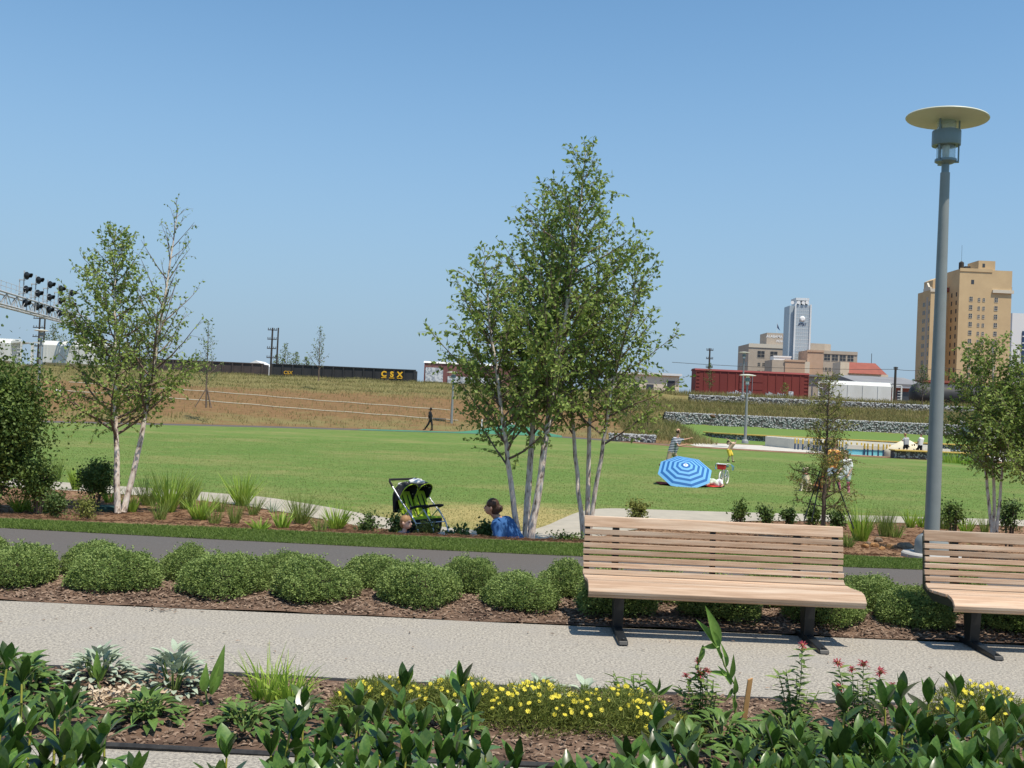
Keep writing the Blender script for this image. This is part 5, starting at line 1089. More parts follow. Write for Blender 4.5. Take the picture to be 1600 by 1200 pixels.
# ---------------------------------------------------------------- dogs (sitting)
mat('fur_cream', (.62,.54,.40), (.48,.38,.25), scale=5, rough=.95, lo=.4, hi=.6); mat('fur_brown', (.30,.13,.055), (.20,.08,.035), scale=6, rough=.95); mat('dog_nose', (.015,.013,.012), rough=.4); mat('collar_red', (.5,.05,.05), rough=.6)
def dog(label, px, py, Y, h, rz, m):
    b = at(px, py, Y); b.z = -.43; t = thing('dog', label, 'dog', b, rz, 'dogs sitting on the lawn'); s = h/.78; V = lambda x, y, z: Vector((x*s, y*s, z*s))
    g = MB()   # faces -y
    g.cap(V(0, .20, .16), V(0, -.02, .46), .145*s, .125*s); g.cap(V(0, -.04, .40), V(0, -.07, .60), .125*s, .075*s)      # haunch to chest, neck
    g.ell(V(0, -.10, .68), (.078*s, .09*s, .085*s), 12, 10); g.cap(V(0, -.16, .665), V(0, -.245, .645), .045*s, .032*s)
    for q in (-1, 1):
        g.cap(V(.075*q, -.09, .38), V(.08*q, -.13, .18), .052*s, .034*s); g.cap(V(.08*q, -.13, .18), V(.08*q, -.145, .04), .033*s, .028*s); g.cap(V(.08*q, -.145, .03), V(.08*q, -.20, .025), .032*s, .028*s)
        g.cap(V(.11*q, .20, .16), V(.155*q, .02, .20), .095*s, .06*s); g.cap(V(.155*q, .02, .19), V(.15*q, .14, .06), .05*s, .035*s); g.cap(V(.15*q, .12, .035), V(.15*q, -.06, .03), .038*s, .032*s)
        g.cap(V(.062*q, -.07, .74), V(.088*q, -.085, .64), .03*s, .022*s)
    g.cap(V(0, .30, .08), V(.06, .48, .04), .04*s, .018*s); soft(g, 'body', m, t, .013, 4)
    MB().ell(V(0, -.275, .655), (.018*s, .014*s, .014*s), 8, 6).build('nose', 'dog_nose', t, smooth=60)
    for q in (-1, 1): MB().ell(V(.035*q, -.175, .70), (.01*s, .01*s, .01*s), 8, 6).build('eye', 'dog_nose', t, smooth=60)
    MB().lathe([(.098*s, -.012), (.104*s, 0), (.098*s, .012)], V(0, -.065, .555), 16).build('dog_collar', 'collar_red', t)
dog('cream dog sitting on the lawn left of the brown dog', 1258, 773, 33.2, .80, -.5, 'fur_cream')
dog('brown dog sitting on the lawn behind the cypress trunk', 1282, 773, 33.3, .70, .5, 'fur_brown')

# ---------------------------------------------------------------- umbrella, blanket, ball, bicycle
mat('umb_light', (.20,.50,.82), rough=.7, transl=.25); mat('umb_dark', (.03,.15,.42), rough=.7, transl=.2); mat('umb_white', (.6,.72,.82), rough=.7); mat('red_cloth', (.55,.05,.03), (.42,.03,.03), scale=3, rough=.85); mat('white_metal', (.75,.75,.75), rough=.4); mat('steel', (.55,.56,.58), rough=.3, metal=.8)
c = at(1070, 738, 33.4); u = thing('beach_umbrella', 'blue striped umbrella lying open on the lawn', 'umbrella', (c.x, c.y, c.z))
axis = Vector((-.02, -.55, .83)).normalized(); M = axis.to_track_quat('Z', 'Y').to_matrix().to_4x4() @ Matrix.Rotation(radians(10), 4, 'Z')
RU = .90; NR = 11
for k in range(8):
    g = MB(); a0, a1 = 2*pi*k/8, 2*pi*(k+1)/8
    for i in range(NR):
        r0, r1 = RU*i/NR, RU*(i+1)/NR; z0, z1 = .30*(1-(r0/RU)**1.8), .30*(1-(r1/RU)**1.8); g.mi = 2 if i < 1 else (1 if i % 2 else 0)
        g.add([M @ Vector(p) for p in ((r0*cos(a0), r0*sin(a0), z0), (r1*cos(a0), r1*sin(a0), z1), (r1*cos(a1), r1*sin(a1), z1), (r0*cos(a1), r0*sin(a1), z0))], [(0, 1, 2, 3)])
    o = g.build('canopy_panel', ['umb_light', 'umb_dark', 'umb_white'], u); so = o.modifiers.new('solid', 'SOLIDIFY'); so.thickness = .004
    MB().bar(M @ Vector((.02*cos(a0), .02*sin(a0), .28)), M @ Vector((RU*.97*cos(a0), RU*.97*sin(a0), .0)), .006, 5).build('rib', 'steel', u)
MB().bar(M @ Vector((0, 0, .36)), M @ Vector((0, 0, -.62)), .014, 8).build('pole', 'white_metal', u)
bl = MB(); c = onz(1072, 757, -.42); r = np.random.default_rng(3)
xs_ = np.linspace(-.95, 1.05, 22); ys_ = np.linspace(-.25, 1.0, 12)
for i in range(21):
    for j in range(11):
        q = [(xs_[i], ys_[j]), (xs_[i+1], ys_[j]), (xs_[i+1], ys_[j+1]), (xs_[i], ys_[j+1])]; bl.add([(x, y, .012+.03*abs(sin(x*5+y*3))*abs(cos(y*6-x*2))) for x, y in q], [(0, 1, 2, 3)])
o = bl.build('picnic_blanket', 'red_cloth', None); o.location = (c.x, 33.3, -.425); tag(o, 'rumpled red blanket on the lawn under the striped umbrella', 'blanket')
c = at(1113.5, 650.5, 46); o = MB().ell((0, 0, 0), (.15, .085, .085), 14, 10).build('football', 'leather', None, smooth=60); o.location = c; o.rotation_euler = (0, .3, .4); tag(o, 'brown football in the air above the umbrella', 'ball')
bp = onz(1126, 758, -.42); bk_ = thing('bicycle', "child's bicycle with white tyres and a red basket beside the umbrella", 'bicycle', bp, radians(62))
mat('tyre_white', (.70,.68,.62), rough=.8)
def wheel(x):
    Mx = Matrix.Rotation(pi/2, 4, 'X'); t_ = MB()
    t_.tube([(x+.215*cos(2*pi*i/24), 0, .235+.215*sin(2*pi*i/24)) for i in range(25)], .022, 8, cap=False); w = t_.build('wheel', 'tyre_white', bk_, smooth=60)
    s_ = MB()
    for i in range(12): s_.bar((x, 0, .235), (x+.2*cos(pi*i/6), 0, .235+.2*sin(pi*i/6)), .0025, 4)
    s_.build('spokes', 'steel', w); MB().lathe([(.02, -.04), (.02, .04)], (x, 0, .235), 10, Mx).build('hub', 'steel', w)
wheel(0); wheel(.68)
fr_ = MB()
for a_, b_, r_ in (((0, 0, .235), (.14, 0, .50), .012), ((.14, 0, .50), (.40, 0, .25), .016), ((.14, 0, .50), (.52, 0, .46), .016), ((.40, 0, .25), (.52, 0, .46), .015), ((.40, 0, .25), (.68, 0, .235), .010), ((.52, 0, .46), (.68, 0, .235), .010), ((.52, 0, .46), (.54, 0, .56), .012), ((.14, 0, .50), (.16, 0, .64), .012)): fr_.bar(a_, b_, r_, 8)
fr_.build('frame', 'white_metal', bk_, smooth=60); MB().ell((.55, 0, .58), (.11, .06, .03), 10, 6).build('saddle', 'white_cloth', bk_, smooth=60)
MB().tube([(.24, -.24, .70), (.17, -.16, .72), (.16, 0, .64), (.17, .16, .72), (.24, .24, .70)], .011, 8).build('handlebar', 'white_metal', bk_, smooth=60)
MB().prism([(-.11, .52), (.11, .52), (.14, .70), (-.14, .70)], -.08, .12, 'x').build('basket', 'red_cloth', bk_, bevel=.01); MB().box(-.09, .13, -.15, .15, .69, .715).build('basket_rim', 'white_cloth', bk_, bevel=.005)
mat('teal_cloth', (.10,.25,.27), rough=.8)
c = at(1136, 731, 34.0); cr = MB().box(-.22, .22, -.12, .12, -.02, .02).build('towel', 'teal_cloth', bk_); cr.location = (.45, .0, .64); cr.rotation_euler = (.25, .1, .3)
for q in (-1, 1): MB().bar((.40, 0, .25), (.40+.07*q, .10*q, .25-.07*q), .01, 6).build('pedal', 'black_metal', bk_)
for q in (-1, 1):
    m = MB()
    for k in range(6): m.tube([(.24, .25*q, .70), (.28+.02*k, (.28+.01*k)*q, .62), (.28+.03*k, .29*q, .50)], .005, 4)
    m.build('streamer', 'umb_light', bk_)

# ---------------------------------------------------------------- pushchair
mat('lime', (.45,.60,.04), (.38,.52,.03), scale=5, rough=.8); mat('black_fabric', (.014,.014,.016), rough=.8); mat('rubber', (.02,.02,.02), rough=.8); mat('alu', (.62,.62,.66), rough=.3, metal=.7)
def dotted():
    m = bpy.data.materials.new('dot_fabric'); m.use_nodes = True; MATS['dot_fabric'] = m; N = m.node_tree.nodes; L = m.node_tree.links; b = N['Principled BSDF']; b.inputs['Roughness'].default_value = .8
    tc = N.new('ShaderNodeTexCoord'); v = N.new('ShaderNodeTexVoronoi'); v.inputs['Scale'].default_value = 16; L.new(tc.outputs['Object'], v.inputs[0]); r = N.new('ShaderNodeMapRange'); r.inputs[1].default_value = .16; r.inputs[2].default_value = .2; r.inputs[3].default_value = 1; r.inputs[4].default_value = 0; L.new(v.outputs['Distance'], r.inputs[0])
    x = N.new('ShaderNodeMix'); x.data_type = 'RGBA'; x.inputs[6].default_value = (.014,.014,.016,1); x.inputs[7].default_value = (.6,.6,.6,1); L.new(r.outputs[0], x.inputs[0]); L.new(x.outputs[2], b.inputs[0])
dotted()
c = at(654, 842, 17.5); P_ = thing('pushchair', 'double pushchair with black hoods and lime green seats on the path', 'pushchair', (c.x, 17.5, -.42), radians(-42))
P_.scale = (.95, .95, .97)
def wheel2(x, y, r=.10):
    Mx = Matrix.Rotation(pi/2, 4, 'X'); w = MB().lathe([(r*.62, -.018), (r*.9, -.022), (r, -.012), (r, .012), (r*.9, .022), (r*.62, .018)], (x, y, r), 20, Mx).build('wheel', 'rubber', P_, smooth=40)
    MB().lathe([(r*.6, -.022), (r*.35, -.026), (.015, -.03), (.015, .03), (r*.35, .026), (r*.6, .022)], (x, y, r), 14, Mx).build('rim', 'alu', w, smooth=40)
for y in (-.36, 0, .36):
    for q in (-.03, .03): wheel2(.42, y+q)
    wheel2(-.28, y, .11)
f_ = MB()
for y in (-.36, 0, .36):
    f_.tube([(.42, y, .13), (.30, y, .36), (.10, y, .56)], .013, 8); f_.tube([(-.28, y, .13), (-.12, y, .36), (.10, y, .56)], .013, 8)
    if y: f_.tube([(.20, y, .46), (-.10, y, .70), (-.36, y, .94), (-.42, y, 1.0)], .013, 8)
for x, z in ((.30, .36), (-.12, .36), (-.28, .14)): f_.bar((x, -.36, z), (x, .36, z), .010, 8)
f_.build('frame', 'alu', P_, smooth=60)
MB().tube([(-.36, -.36, .94), (-.44, -.36, 1.02), (-.48, -.33, 1.05), (-.48, .33, 1.05), (-.44, .36, 1.02), (-.36, .36, .94)], .02, 10).build('handle', 'black_fabric', P_, smooth=60)
for y in (-.18, .18):
    s_ = MB().prism([(.24, .40), (.24, .45), (-.04, .43), (-.26, .86), (-.31, .85), (-.08, .37)], y-.155, y+.155, 'y')
    so = s_.build('seat', 'lime', P_, bevel=.02)
    MB().prism([(.255, .42), (.255, .24), (.235, .24), (.235, .42)], y-.14, y+.14, 'y').build('calf_rest', 'black_fabric', so, bevel=.006)
    for q in (-.06, .06): MB().tube([(-.235, y+q, .80), (-.12, y+q, .62), (0, y, .46)], .012, 6).build('strap', 'black_fabric', so)
    h = MB(); nu, nv = 16, 8   # hood: a fabric shell open to the front
    vs = []
    for i in range(nu+1):
        a = radians(-30 + 150*i/nu)          # from behind over the top to the front edge
        for j in range(nv+1):
            b_ = pi*j/nv; w = sin(b_)**.5; vs.append((-.14-.30*cos(a)*w - .02, y + .175*cos(b_)*-1, .74 + .30*sin(a)*w))
    fs = [(i*(nv+1)+j, (i+1)*(nv+1)+j, (i+1)*(nv+1)+j+1, i*(nv+1)+j+1) for i in range(nu) for j in range(nv)]
    h.add(vs, fs); ho = h.build('hood', 'dot_fabric', P_, smooth=60); sd = ho.modifiers.new('solid', 'SOLIDIFY'); sd.thickness = .008
    MB().tube([(-.14-.305*cos(radians(120))*sin(pi*j/12)**.5-.02, y-.18*cos(pi*j/12), .74+.305*sin(radians(120))*sin(pi*j/12)**.5) for j in range(13)], .008, 6).build('hood_piping', 'lime', ho)
    MB().prism([(-.36, .66), (-.34, .48), (-.30, .48), (-.27, .66), (-.30, .84), (-.35, .80)], y-.17, y+.17, 'y').build('back_pouch', 'black_fabric', P_, bevel=.02)
    MB().tube([(.12, y-.17, .60), (.24, y-.15, .64), (.30, y, .655), (.24, y+.15, .64), (.12, y+.17, .60)], .022, 8).build('bumper_bar', 'black_fabric', P_, smooth=60)
MB().prism([(-.26, .16), (.22, .16), (.26, .32), (-.30, .34)], -.33, .33, 'y').build('basket', 'black_fabric', P_, bevel=.02)
def cloth(label, px, py, Y, r, h, m, seed, name='cloth', flat=.5):
    g = MB().ell((0, 0, 0), (1, 1, 1), 18, 10); q = random.Random(seed); ph = [q.uniform(0, 6) for _ in range(6)]
    g.v = [(x*r[0]*(1+.18*sin(5*y+ph[0])+.1*sin(9*z+ph[1])), y*r[1]*(1+.18*sin(6*x+ph[2])), max(z, -.4)*h*(1+.35*sin(7*x+ph[3])*sin(6*y+ph[4]))) for x, y, z in g.v]
    o = g.build(name, m, None, smooth=60); o.location = at(px, py, Y); return tag(o, label, 'cloth')
cloth('white cloth draped over the right hood of the pushchair', 651, 753, 17.45, (.13, .12), .055, 'white_cloth', 2, 'white_cloth')
cloth('small white cloth on the left hood of the pushchair', 632, 757, 17.7, (.10, .08), .035, 'white_cloth', 3, 'white_cloth')
cloth('white cloth dropped beside the front wheels of the pushchair', 694, 840, 17.1, (.14, .1), .05, 'white_cloth', 4, 'white_cloth')
cloth('pink cloth hanging at the pushchair seat', 641, 806, 17.2, (.03, .03), .15, 'skin_pale', 5, 'pink_cloth')

# ---------------------------------------------------------------- play pool
mat('pool_wall', (.66,.62,.52), (.58,.55,.47), scale=1, rough=.85); mat('pool_blue', (.16,.48,.58), (.20,.54,.62), scale=.6, rough=.3); mat('post_yellow', (.62,.42,.06), rough=.6); mat('post_navy', (.03,.06,.13), rough=.6); mat('boulder', (.72,.66,.50), (.64,.57,.42), scale=1.5, rough=.9); mat('hold_dark', (.12,.10,.08), rough=.8)
pw = thing('pool_wall', 'pale curved concrete wall of the play pool left of the cypress', 'wall', (19.5, 78.5, -.42)); g = MB()
pl = [(19.6, 78.6), (20.6, 75.5), (22.4, 72.6), (24.5, 71.2)]
for (x0, y0), (x1, y1), h0, h1 in zip(pl[:-1], pl[1:], (.75, .72, .62), (.72, .62, .5)):
    g.add([(x0, y0, -.42), (x1, y1, -.42), (x1+.2, y1+.4, -.42), (x0+.3, y0+.3, -.42), (x0, y0, -.42+h0), (x1, y1, -.42+h1), (x1+.2, y1+.4, -.42+h1), (x0+.3, y0+.3, -.42+h0)], [(0,3,2,1),(4,5,6,7),(0,1,5,4),(1,2,6,5),(2,3,7,6),(3,0,4,7)])
g.build('wall', 'pool_wall', pw, world=True)
g = MB(); g.add([(19.7, 78.7, .34), (32, 77.5, .22), (32, 78.2, .22), (19.9, 79.3, .34), (19.7, 78.7, -.42), (32, 77.5, -.42), (32, 78.2, -.42), (19.9, 79.3, -.42)], [(0, 1, 2, 3), (0, 4, 5, 1), (3, 2, 6, 7), (0, 3, 7, 4), (1, 5, 6, 2)]); g.build('back_wall', 'pool_wall', pw, world=True)
pb = thing('pool_basin', 'low cream and turquoise wall of the play pool behind the posts', 'wall', (23, 68.6, -.42)); MB().box(22.6, 29.5, 68.6, 69.0, -.42, -.06).build('blue_band', 'pool_blue', pb, world=True); MB().box(22.6, 29.5, 68.55, 69.05, -.058, .22).build('upper_wall', 'pool_wall', pb, world=True)
ORD = 'first second third fourth fifth sixth seventh eighth ninth tenth eleventh twelfth thirteenth fourteenth fifteenth sixteenth seventeenth eighteenth nineteenth twentieth twenty-first twenty-second last'.split()
for i in range(23):
    t_ = i/22; px = 1242+ t_*150 + 2*sin(i*5.1); Y = 74 - 6.0*min(1, t_*1.25)
    p = onz(px, 712 if t_ > .5 else 705, -.42); p = Vector((ray(px, 700)[0]*Y, Y, -.42)); o = thing('post', ORD[i]+' yellow topped post from the left along the play pool', 'post', p, 0, 'yellow topped posts by the pool')
    MB().lathe([(.055, 0), (.055, .42)], n=8).build('shaft', 'post_navy', o); MB().lathe([(.055, .423), (.055, .78), (.03, .80)], n=8).build('top', 'post_yellow', o)
c = at(1413, 708, 68); bo = thing('climbing_boulder', 'cream climbing boulder with dark holds at the play pool', 'boulder', (c.x, 68.0, -.42)); g = MB().ell((0, 0, 0), (1.3, .8, 1.05), 20, 14); g.v = [(x*(1+.1*sin(4*y+2*z)), y, max(0, z)*(1+.12*sin(3.3*x+1))) for x, y, z in g.v]; g.build('rock_body', 'boulder', bo, smooth=60)
r = random.Random(3)
for i in range(22):
    x = r.uniform(-1.1, 1.1); z = r.uniform(.1, .95); k = 1-(x/1.35)**2-(z/1.15)**2
    if k > .02: MB().ell((x, -.8*sqrt(k)-.0, z), (.05, .05, .05), 7, 5).build('hold', 'hold_dark', bo)
# stair with pale stringer right of the lamp, reeds by the pool
st = thing('concrete_stair', 'pale concrete stair edge climbing the terraces right of the lamp', 'stair', (34.5, 83, -.42)); a = at(1500, 660, 97); b_ = at(1552, 706, 80)
MB().add([(b_.x, b_.y, b_.z-.3), (a.x, a.y, a.z-.3), (a.x+.35, a.y, a.z-.3), (b_.x+.35, b_.y, b_.z-.3), (b_.x, b_.y, b_.z+.2), (a.x, a.y, a.z+.2), (a.x+.35, a.y, a.z+.2), (b_.x+.35, b_.y, b_.z+.2)], [(0,1,2,3),(4,7,6,5),(0,4,5,1),(1,5,6,2),(2,6,7,3),(3,7,4,0)]).build('stringer', 'pale_concrete', st, world=True)
for k in range(16):
    u_ = k/16; p = b_.lerp(a, u_); MB().box(p.x+.36, p.x+2.6, p.y, p.y+1.1, p.z-.35, p.z-.02).build('step', 'pale_concrete', st, world=True)
clump('reed_clump', 'bright reeds by the pool right of the tall lamp', 1497, 722, 62, .75, 260, 500, 'iris_leaf', w=(.03, .06), spread=.25, rad=.9, droop=.2, zf=lambda x, y: np.full_like(x, -.43), group='reeds by the pool')
# little white markers behind the middle trees
for i, px in enumerate((753, 790, 800, 806)):
    p = at(px, 660, 82); o = MB().box(-.05, .05, -.05, .05, 0, .9).build('marker_post', 'white_metal', None); o.location = (p.x, 82, float(bankz(np.array([p.x]), np.array([82.]))[0])-.05); tag(o, ['leftmost white marker post on the bank behind the middle trees', 'second white marker post on the bank behind the middle trees', 'third white marker post on the bank behind the middle trees', 'rightmost white marker post on the bank behind the middle trees'][i], 'post', 'white marker posts on the bank')
# ---------------------------------------------------------------- railway
RZ, RY = 3.02, 130.0
mat('ballast', (.16,.14,.13), (.24,.22,.20), scale=3, rough=.95); mat('rail', (.12,.08,.06), rough=.5, metal=.6); mat('car_white', (.68,.69,.67), (.58,.58,.55), scale=.5, rough=.6, stretch=(1, 1, .3), detail=6); mat('car_black', (.022,.024,.028), (.04,.04,.042), scale=.6, rough=.6, stretch=(1, 1, .3)); mat('car_brown', (.085,.065,.06), (.055,.045,.045), scale=.7, rough=.7)
mat('car_red', (.21,.042,.034), (.17,.034,.03), scale=.4, rough=.7, stretch=(1, 1, .25), detail=6); mat('car_maroon', (.25,.12,.11), (.19,.08,.08), scale=.6, rough=.7); mat('letter_yellow', (.80,.46,.03), rough=.6); mat('underframe', (.03,.028,.027), rough=.8); mat('cream_wall', (.72,.63,.50), (.66,.57,.45), scale=.4, rough=.8); mat('graffiti', (.62,.64,.66), (.30,.33,.38), scale=2.5, rough=.7, lo=.45, hi=.55)
g = MB(); g.prism([(RY-3, RZ-.45), (RY+3, RZ-.45), (RY+2.2, RZ-.16), (RY-2.2, RZ-.16)], -140, 130); tb = g.build('railway_track', 'ballast'); tb['kind'] = 'structure'
for q in (-.72, .72): o = MB().box(-140, 130, RY+q-.035, RY+q+.035, RZ-.16, RZ).build('rail', 'rail', tb)
def bogies(t, L):
    for xb in (L*.14, L*.86):
        o = MB().box(xb-1.2, xb+1.2, -1.15, -.95, .35, .75).build('bogie', 'underframe', t)
        for q in (-.85, .85): MB().lathe([(.1, -.02), (.42, 0), (.42, .12), (.1, .14)], (xb+q, -.82, .43), 14, Matrix.Rotation(pi/2, 4, 'X')).build('wheel', 'underframe', o)
def car(name, label, x0, x1, cat='train car'): return thing(name, label, cat, (x0, RY, RZ), 0, 'freight cars on the embankment'), x1-x0
def hopper(label, x0, x1, h=4.4, m='car_white', lettering=False):
    t, L = car('covered_hopper', label, x0, x1); k = h/4.4
    pr = [(0, 1.35), (.9, 1.35), (.9, 1.1), (L-.9, 1.1), (L-.9, 1.35), (L, 1.35)]
    MB().prism([(-1.5, 1.5*k), (-1.5, 3.7*k), (-1.0, 4.2*k), (1.0, 4.2*k), (1.5, 3.7*k), (1.5, 1.5*k), (.6, .8), (-.6, .8)], 1.6, L-1.6).build('body', m, t)
    for s, xe in ((1, 0), (-1, L)):      # end sheets slope in, open end cage with ladder
        e = MB()
        e.add([(xe+s*1.6, -1.5, 3.7*k), (xe+s*1.6, 1.5, 3.7*k), (xe+s*.3, 1.5, 3.9*k), (xe+s*.3, -1.5, 3.9*k), (xe+s*1.6, -1.5, 4.0*k), (xe+s*1.6, 1.5, 4.0*k), (xe+s*.3, 1.5, 4.0*k), (xe+s*.3, -1.5, 4.0*k)], [(0,1,2,3),(4,5,6,7),(0,1,5,4),(1,2,6,5),(2,3,7,6),(3,0,4,7)])
        e.box(xe+s*.3-.08, xe+s*.3+.08, -1.5, -1.35, 1.0, 3.9*k); e.box(xe+s*.3-.08, xe+s*.3+.08, 1.35, 1.5, 1.0, 3.9*k)
        e.box(min(xe, xe+s*1.6), max(xe, xe+s*1.6), -1.5, 1.5, .95, 1.15); e.build('end_cage', m, t)
        for z in (1.5, 1.9, 2.3, 2.7, 3.1): MB().bar((xe+s*.3, -1.52, z*k), (xe+s*.8, -1.52, z*k), .03, 5).build('rung', m, t)
    for i in range(int(L/2)): MB().box(2+i*1.9, 2.1+i*1.9, -1.56, -1.503, 1.5*k, 3.7*k).build('side_rib', m, t) if 2+i*1.9 < L-1.8 else None
    MB().box(1.2, L-1.2, -.5, .5, 4.205*k, 4.3*k).build('roof_walk', m, t); MB().box(0, L, -1.2, 1.2, .75, .94).build('sill', 'underframe', t); bogies(t, L); return t
def text(parent, s, x, y, z, size, m, name='lettering', rx=pi/2, bold=0.0):
    cu = bpy.data.curves.new(name, 'FONT'); cu.body = s; cu.size = size; cu.extrude = .02; cu.align_x = 'CENTER'; cu.offset = bold
    tmp = bpy.data.objects.new('tmp', cu); COL.objects.link(tmp); dg = bpy.context.evaluated_depsgraph_get(); me = bpy.data.meshes.new_from_object(tmp.evaluated_get(dg)); bpy.data.objects.remove(tmp)
    me.materials.clear(); me.materials.append(MATS[m]); o = link(name, me, parent); o.location = (x, y, z); o.rotation_euler = (rx, 0, 0); return o
def gondola(label, x0, x1, h, m, csx=False):
    t, L = car('gondola_car', label, x0, x1)
    b = MB().box(.3, L-.3, -1.5, -1.42, .9, h).box(.3, L-.3, 1.42, 1.5, .9, h).box(.3, .38, -1.418, 1.418, .9, h).box(L-.38, L-.3, -1.418, 1.418, .9, h).box(.38, L-.38, -1.418, 1.418, .9, 1.1); b.build('body', m, t)
    MB().box(.2, L-.2, -1.6, -1.40, h+.003, h+.12).build('top_chord', m, t); n = int(L/1.3)
    for i in range(n+1):
        x = .4+(L-.8)*i/n; MB().box(x-.09, x+.09, -1.62, -1.502, .9, h-.002).build('side_rib', m, t)
    MB().box(0, L, -1.2, 1.2, .6, .89).build('sill', 'underframe', t); bogies(t, L)
    if csx:
        for ch, x in (('C', 14.4), ('S', 15.4), ('X', 16.4)):
            text(t, ch, x, -1.66, 1.62, .92, 'letter_yellow', bold=.04); MB().box(x-.33, x+.33, -1.67, -1.64, 1.42, 1.5).build('underline', 'letter_yellow', t)
        text(t, 'CSX', 2.4, -1.66, 1.35, .6, 'letter_yellow')
    return t
def boxcar(label, x0, x1, h, m, roof=None):
    t, L = car('boxcar', label, x0, x1)
    MB().box(.2, L-.2, -1.5, 1.5, 1.0, h).build('body', m, t); MB().prism([(-1.6, h+.003), (1.6, h+.003), (1.0, h+.25), (-1.0, h+.25)], .1, L-.1).build('roof', roof or m, t)
    n = int(L/1.0)
    for i in range(n+1):
        x = .25+(L-.5)*i/n
        if not L*.38 < x < L*.60: MB().box(x-.045, x+.045, -1.56, -1.502, 1.0, h-.05).build('side_rib', m, t)
    d = MB().box(L*.39, L*.59, -1.60, -1.505, 1.1, h-.2).build('door', m, t)
    for q in (.33, .66): MB().box(L*.39, L*.59, -1.63, -1.603, 1.1+(h-1.3)*q-.04, 1.1+(h-1.3)*q+.04).build('door_bar', m, d)
    MB().bar((L*.50, -1.65, 1.2), (L*.50, -1.65, h-.3), .03, 6).build('door_rod', 'steel', d)
    for xe in (.5, L-.5):
        for z in np.arange(1.3, h, .45): MB().bar((xe-.22, -1.56, z), (xe+.22, -1.56, z), .025, 5).build('rung', m, t)
    MB().box(0, L, -1.2, 1.2, .65, .99).build('sill', 'underframe', t); bogies(t, L); return t
hopper('white covered hopper car cut off by the left edge', -77.5, -61.5); hopper('white covered hopper car behind the leafy left birch', -60.6, -49.7)
gondola('long brown-black gondola car behind the sparse leaning birch', -49.2, -31.0, 2.45, 'car_brown'); gondola('black gondola car with yellow letters', -30.5, -11.9, 2.5, 'car_black', True)
b = boxcar('maroon boxcar with white roof behind the middle trees', -11.3, 2.6, 3.55, 'car_maroon', 'car_white')
MB().box(.4, 2.6, -1.64, -1.60, 1.2, 3.0).build('painted_patch', 'graffiti', b); MB().box(3.2, 9.8, -1.64, -1.60, 1.1, 2.0).build('painted_patch', 'graffiti', b)
b = boxcar('dark red boxcar right of the middle trees', 22.8, 37.4, 4.15, 'car_red')
for x0, x1, z1 in ((4.2, 7.2, 1.85), (9.0, 11.2, 1.9)):
    r = random.Random(int(x0)); g = MB(); x = x0
    while x < x1:
        w = r.uniform(.3, .6); h_ = r.uniform(.5, .85); g.tube([(x, -1.63, 1.05), (x+w*.2, -1.63, 1.05+h_), (x+w*.6, -1.63, 1.05+h_*.8), (x+w*.5, -1.63, 1.1), (x+w, -1.63, 1.1)], .09, 5); x += w*.9
    g.build('graffiti', 'graffiti', b)
MB().box(11.9, 12.5, -1.63, -1.60, 1.1, 2.0).build('painted_patch', 'graffiti', b)
hopper('white covered hopper car right of the red boxcar', 38.2, 49.2, 3.75)
t, L = car('tank_car', 'black tank car right of the white hopper', 50.3, 64.5); Mx = Matrix.Rotation(pi/2, 4, 'Y')
MB().lathe([(.3, .3), (.9, .38), (1.35, .7), (1.45, 1.1), (1.45, L-1.1), (1.35, L-.7), (.9, L-.38), (.3, L-.3)], (0, 0, 2.35), 24, Mx).build('tank', 'car_black', t, smooth=50)
MB().lathe([(.5, 0), (.5, .35), (.45, .4)], (L/2, 0, 3.75), 14).build('dome', 'car_black', t); MB().box(0, L, -1.2, 1.2, .7, .92).build('sill', 'underframe', t); bogies(t, L)

# signal gantry across the tracks
mat('gantry', (.50,.51,.52), (.42,.43,.44), scale=2, rough=.5); mat('signal_black', (.02,.025,.03), rough=.5); mat('signal_lens', (.05,.06,.05), rough=.15)
A = Vector((-49.6, 92, 9.5)); B = Vector((-56.6, 134, 9.5)); gt = thing('signal_gantry', 'long pale truss gantry carrying railway signals at the left', 'gantry', (A.x, A.y, 3.0))
dirn = (B-A).normalized(); side = Vector((dirn.y, -dirn.x, 0))
for sx in (-.6, .6):
    for dz in (0, 1.25): MB().bar(A+side*sx+Vector((0, 0, dz)), B+side*sx+Vector((0, 0, dz)), .11, 6).build('chord', 'gantry', gt, world=True)
n = 26; tr = MB()
for i in range(n):
    p = A.lerp(B, i/n); q = A.lerp(B, (i+1)/n)
    for sx in (-.6, .6):
        tr.bar(p+side*sx, q+side*sx+Vector((0, 0, 1.25)) if i % 2 else p+side*sx+Vector((0, 0, 1.25)), .045, 5); tr.bar(p+side*sx+(Vector((0, 0, 1.25)) if i % 2 == 0 else Vector()), q+side*sx+(Vector() if i % 2 == 0 else Vector((0, 0, 1.25))), .045, 5)
    tr.bar(p-side*.6, p+side*.6, .04, 5)
tr.build('lattice', 'gantry', gt, world=True)
hr = MB()
for dz in (1.8, 2.25): hr.bar(A+side*.6+Vector((0, 0, dz)), B+side*.6+Vector((0, 0, dz)), .025, 5)
for i in range(28): p = A.lerp(B, i/27)+side*.6; hr.bar(p+Vector((0, 0, 1.25)), p+Vector((0, 0, 2.25)), .025, 5)
hr.build('handrail', 'gantry', gt, world=True)
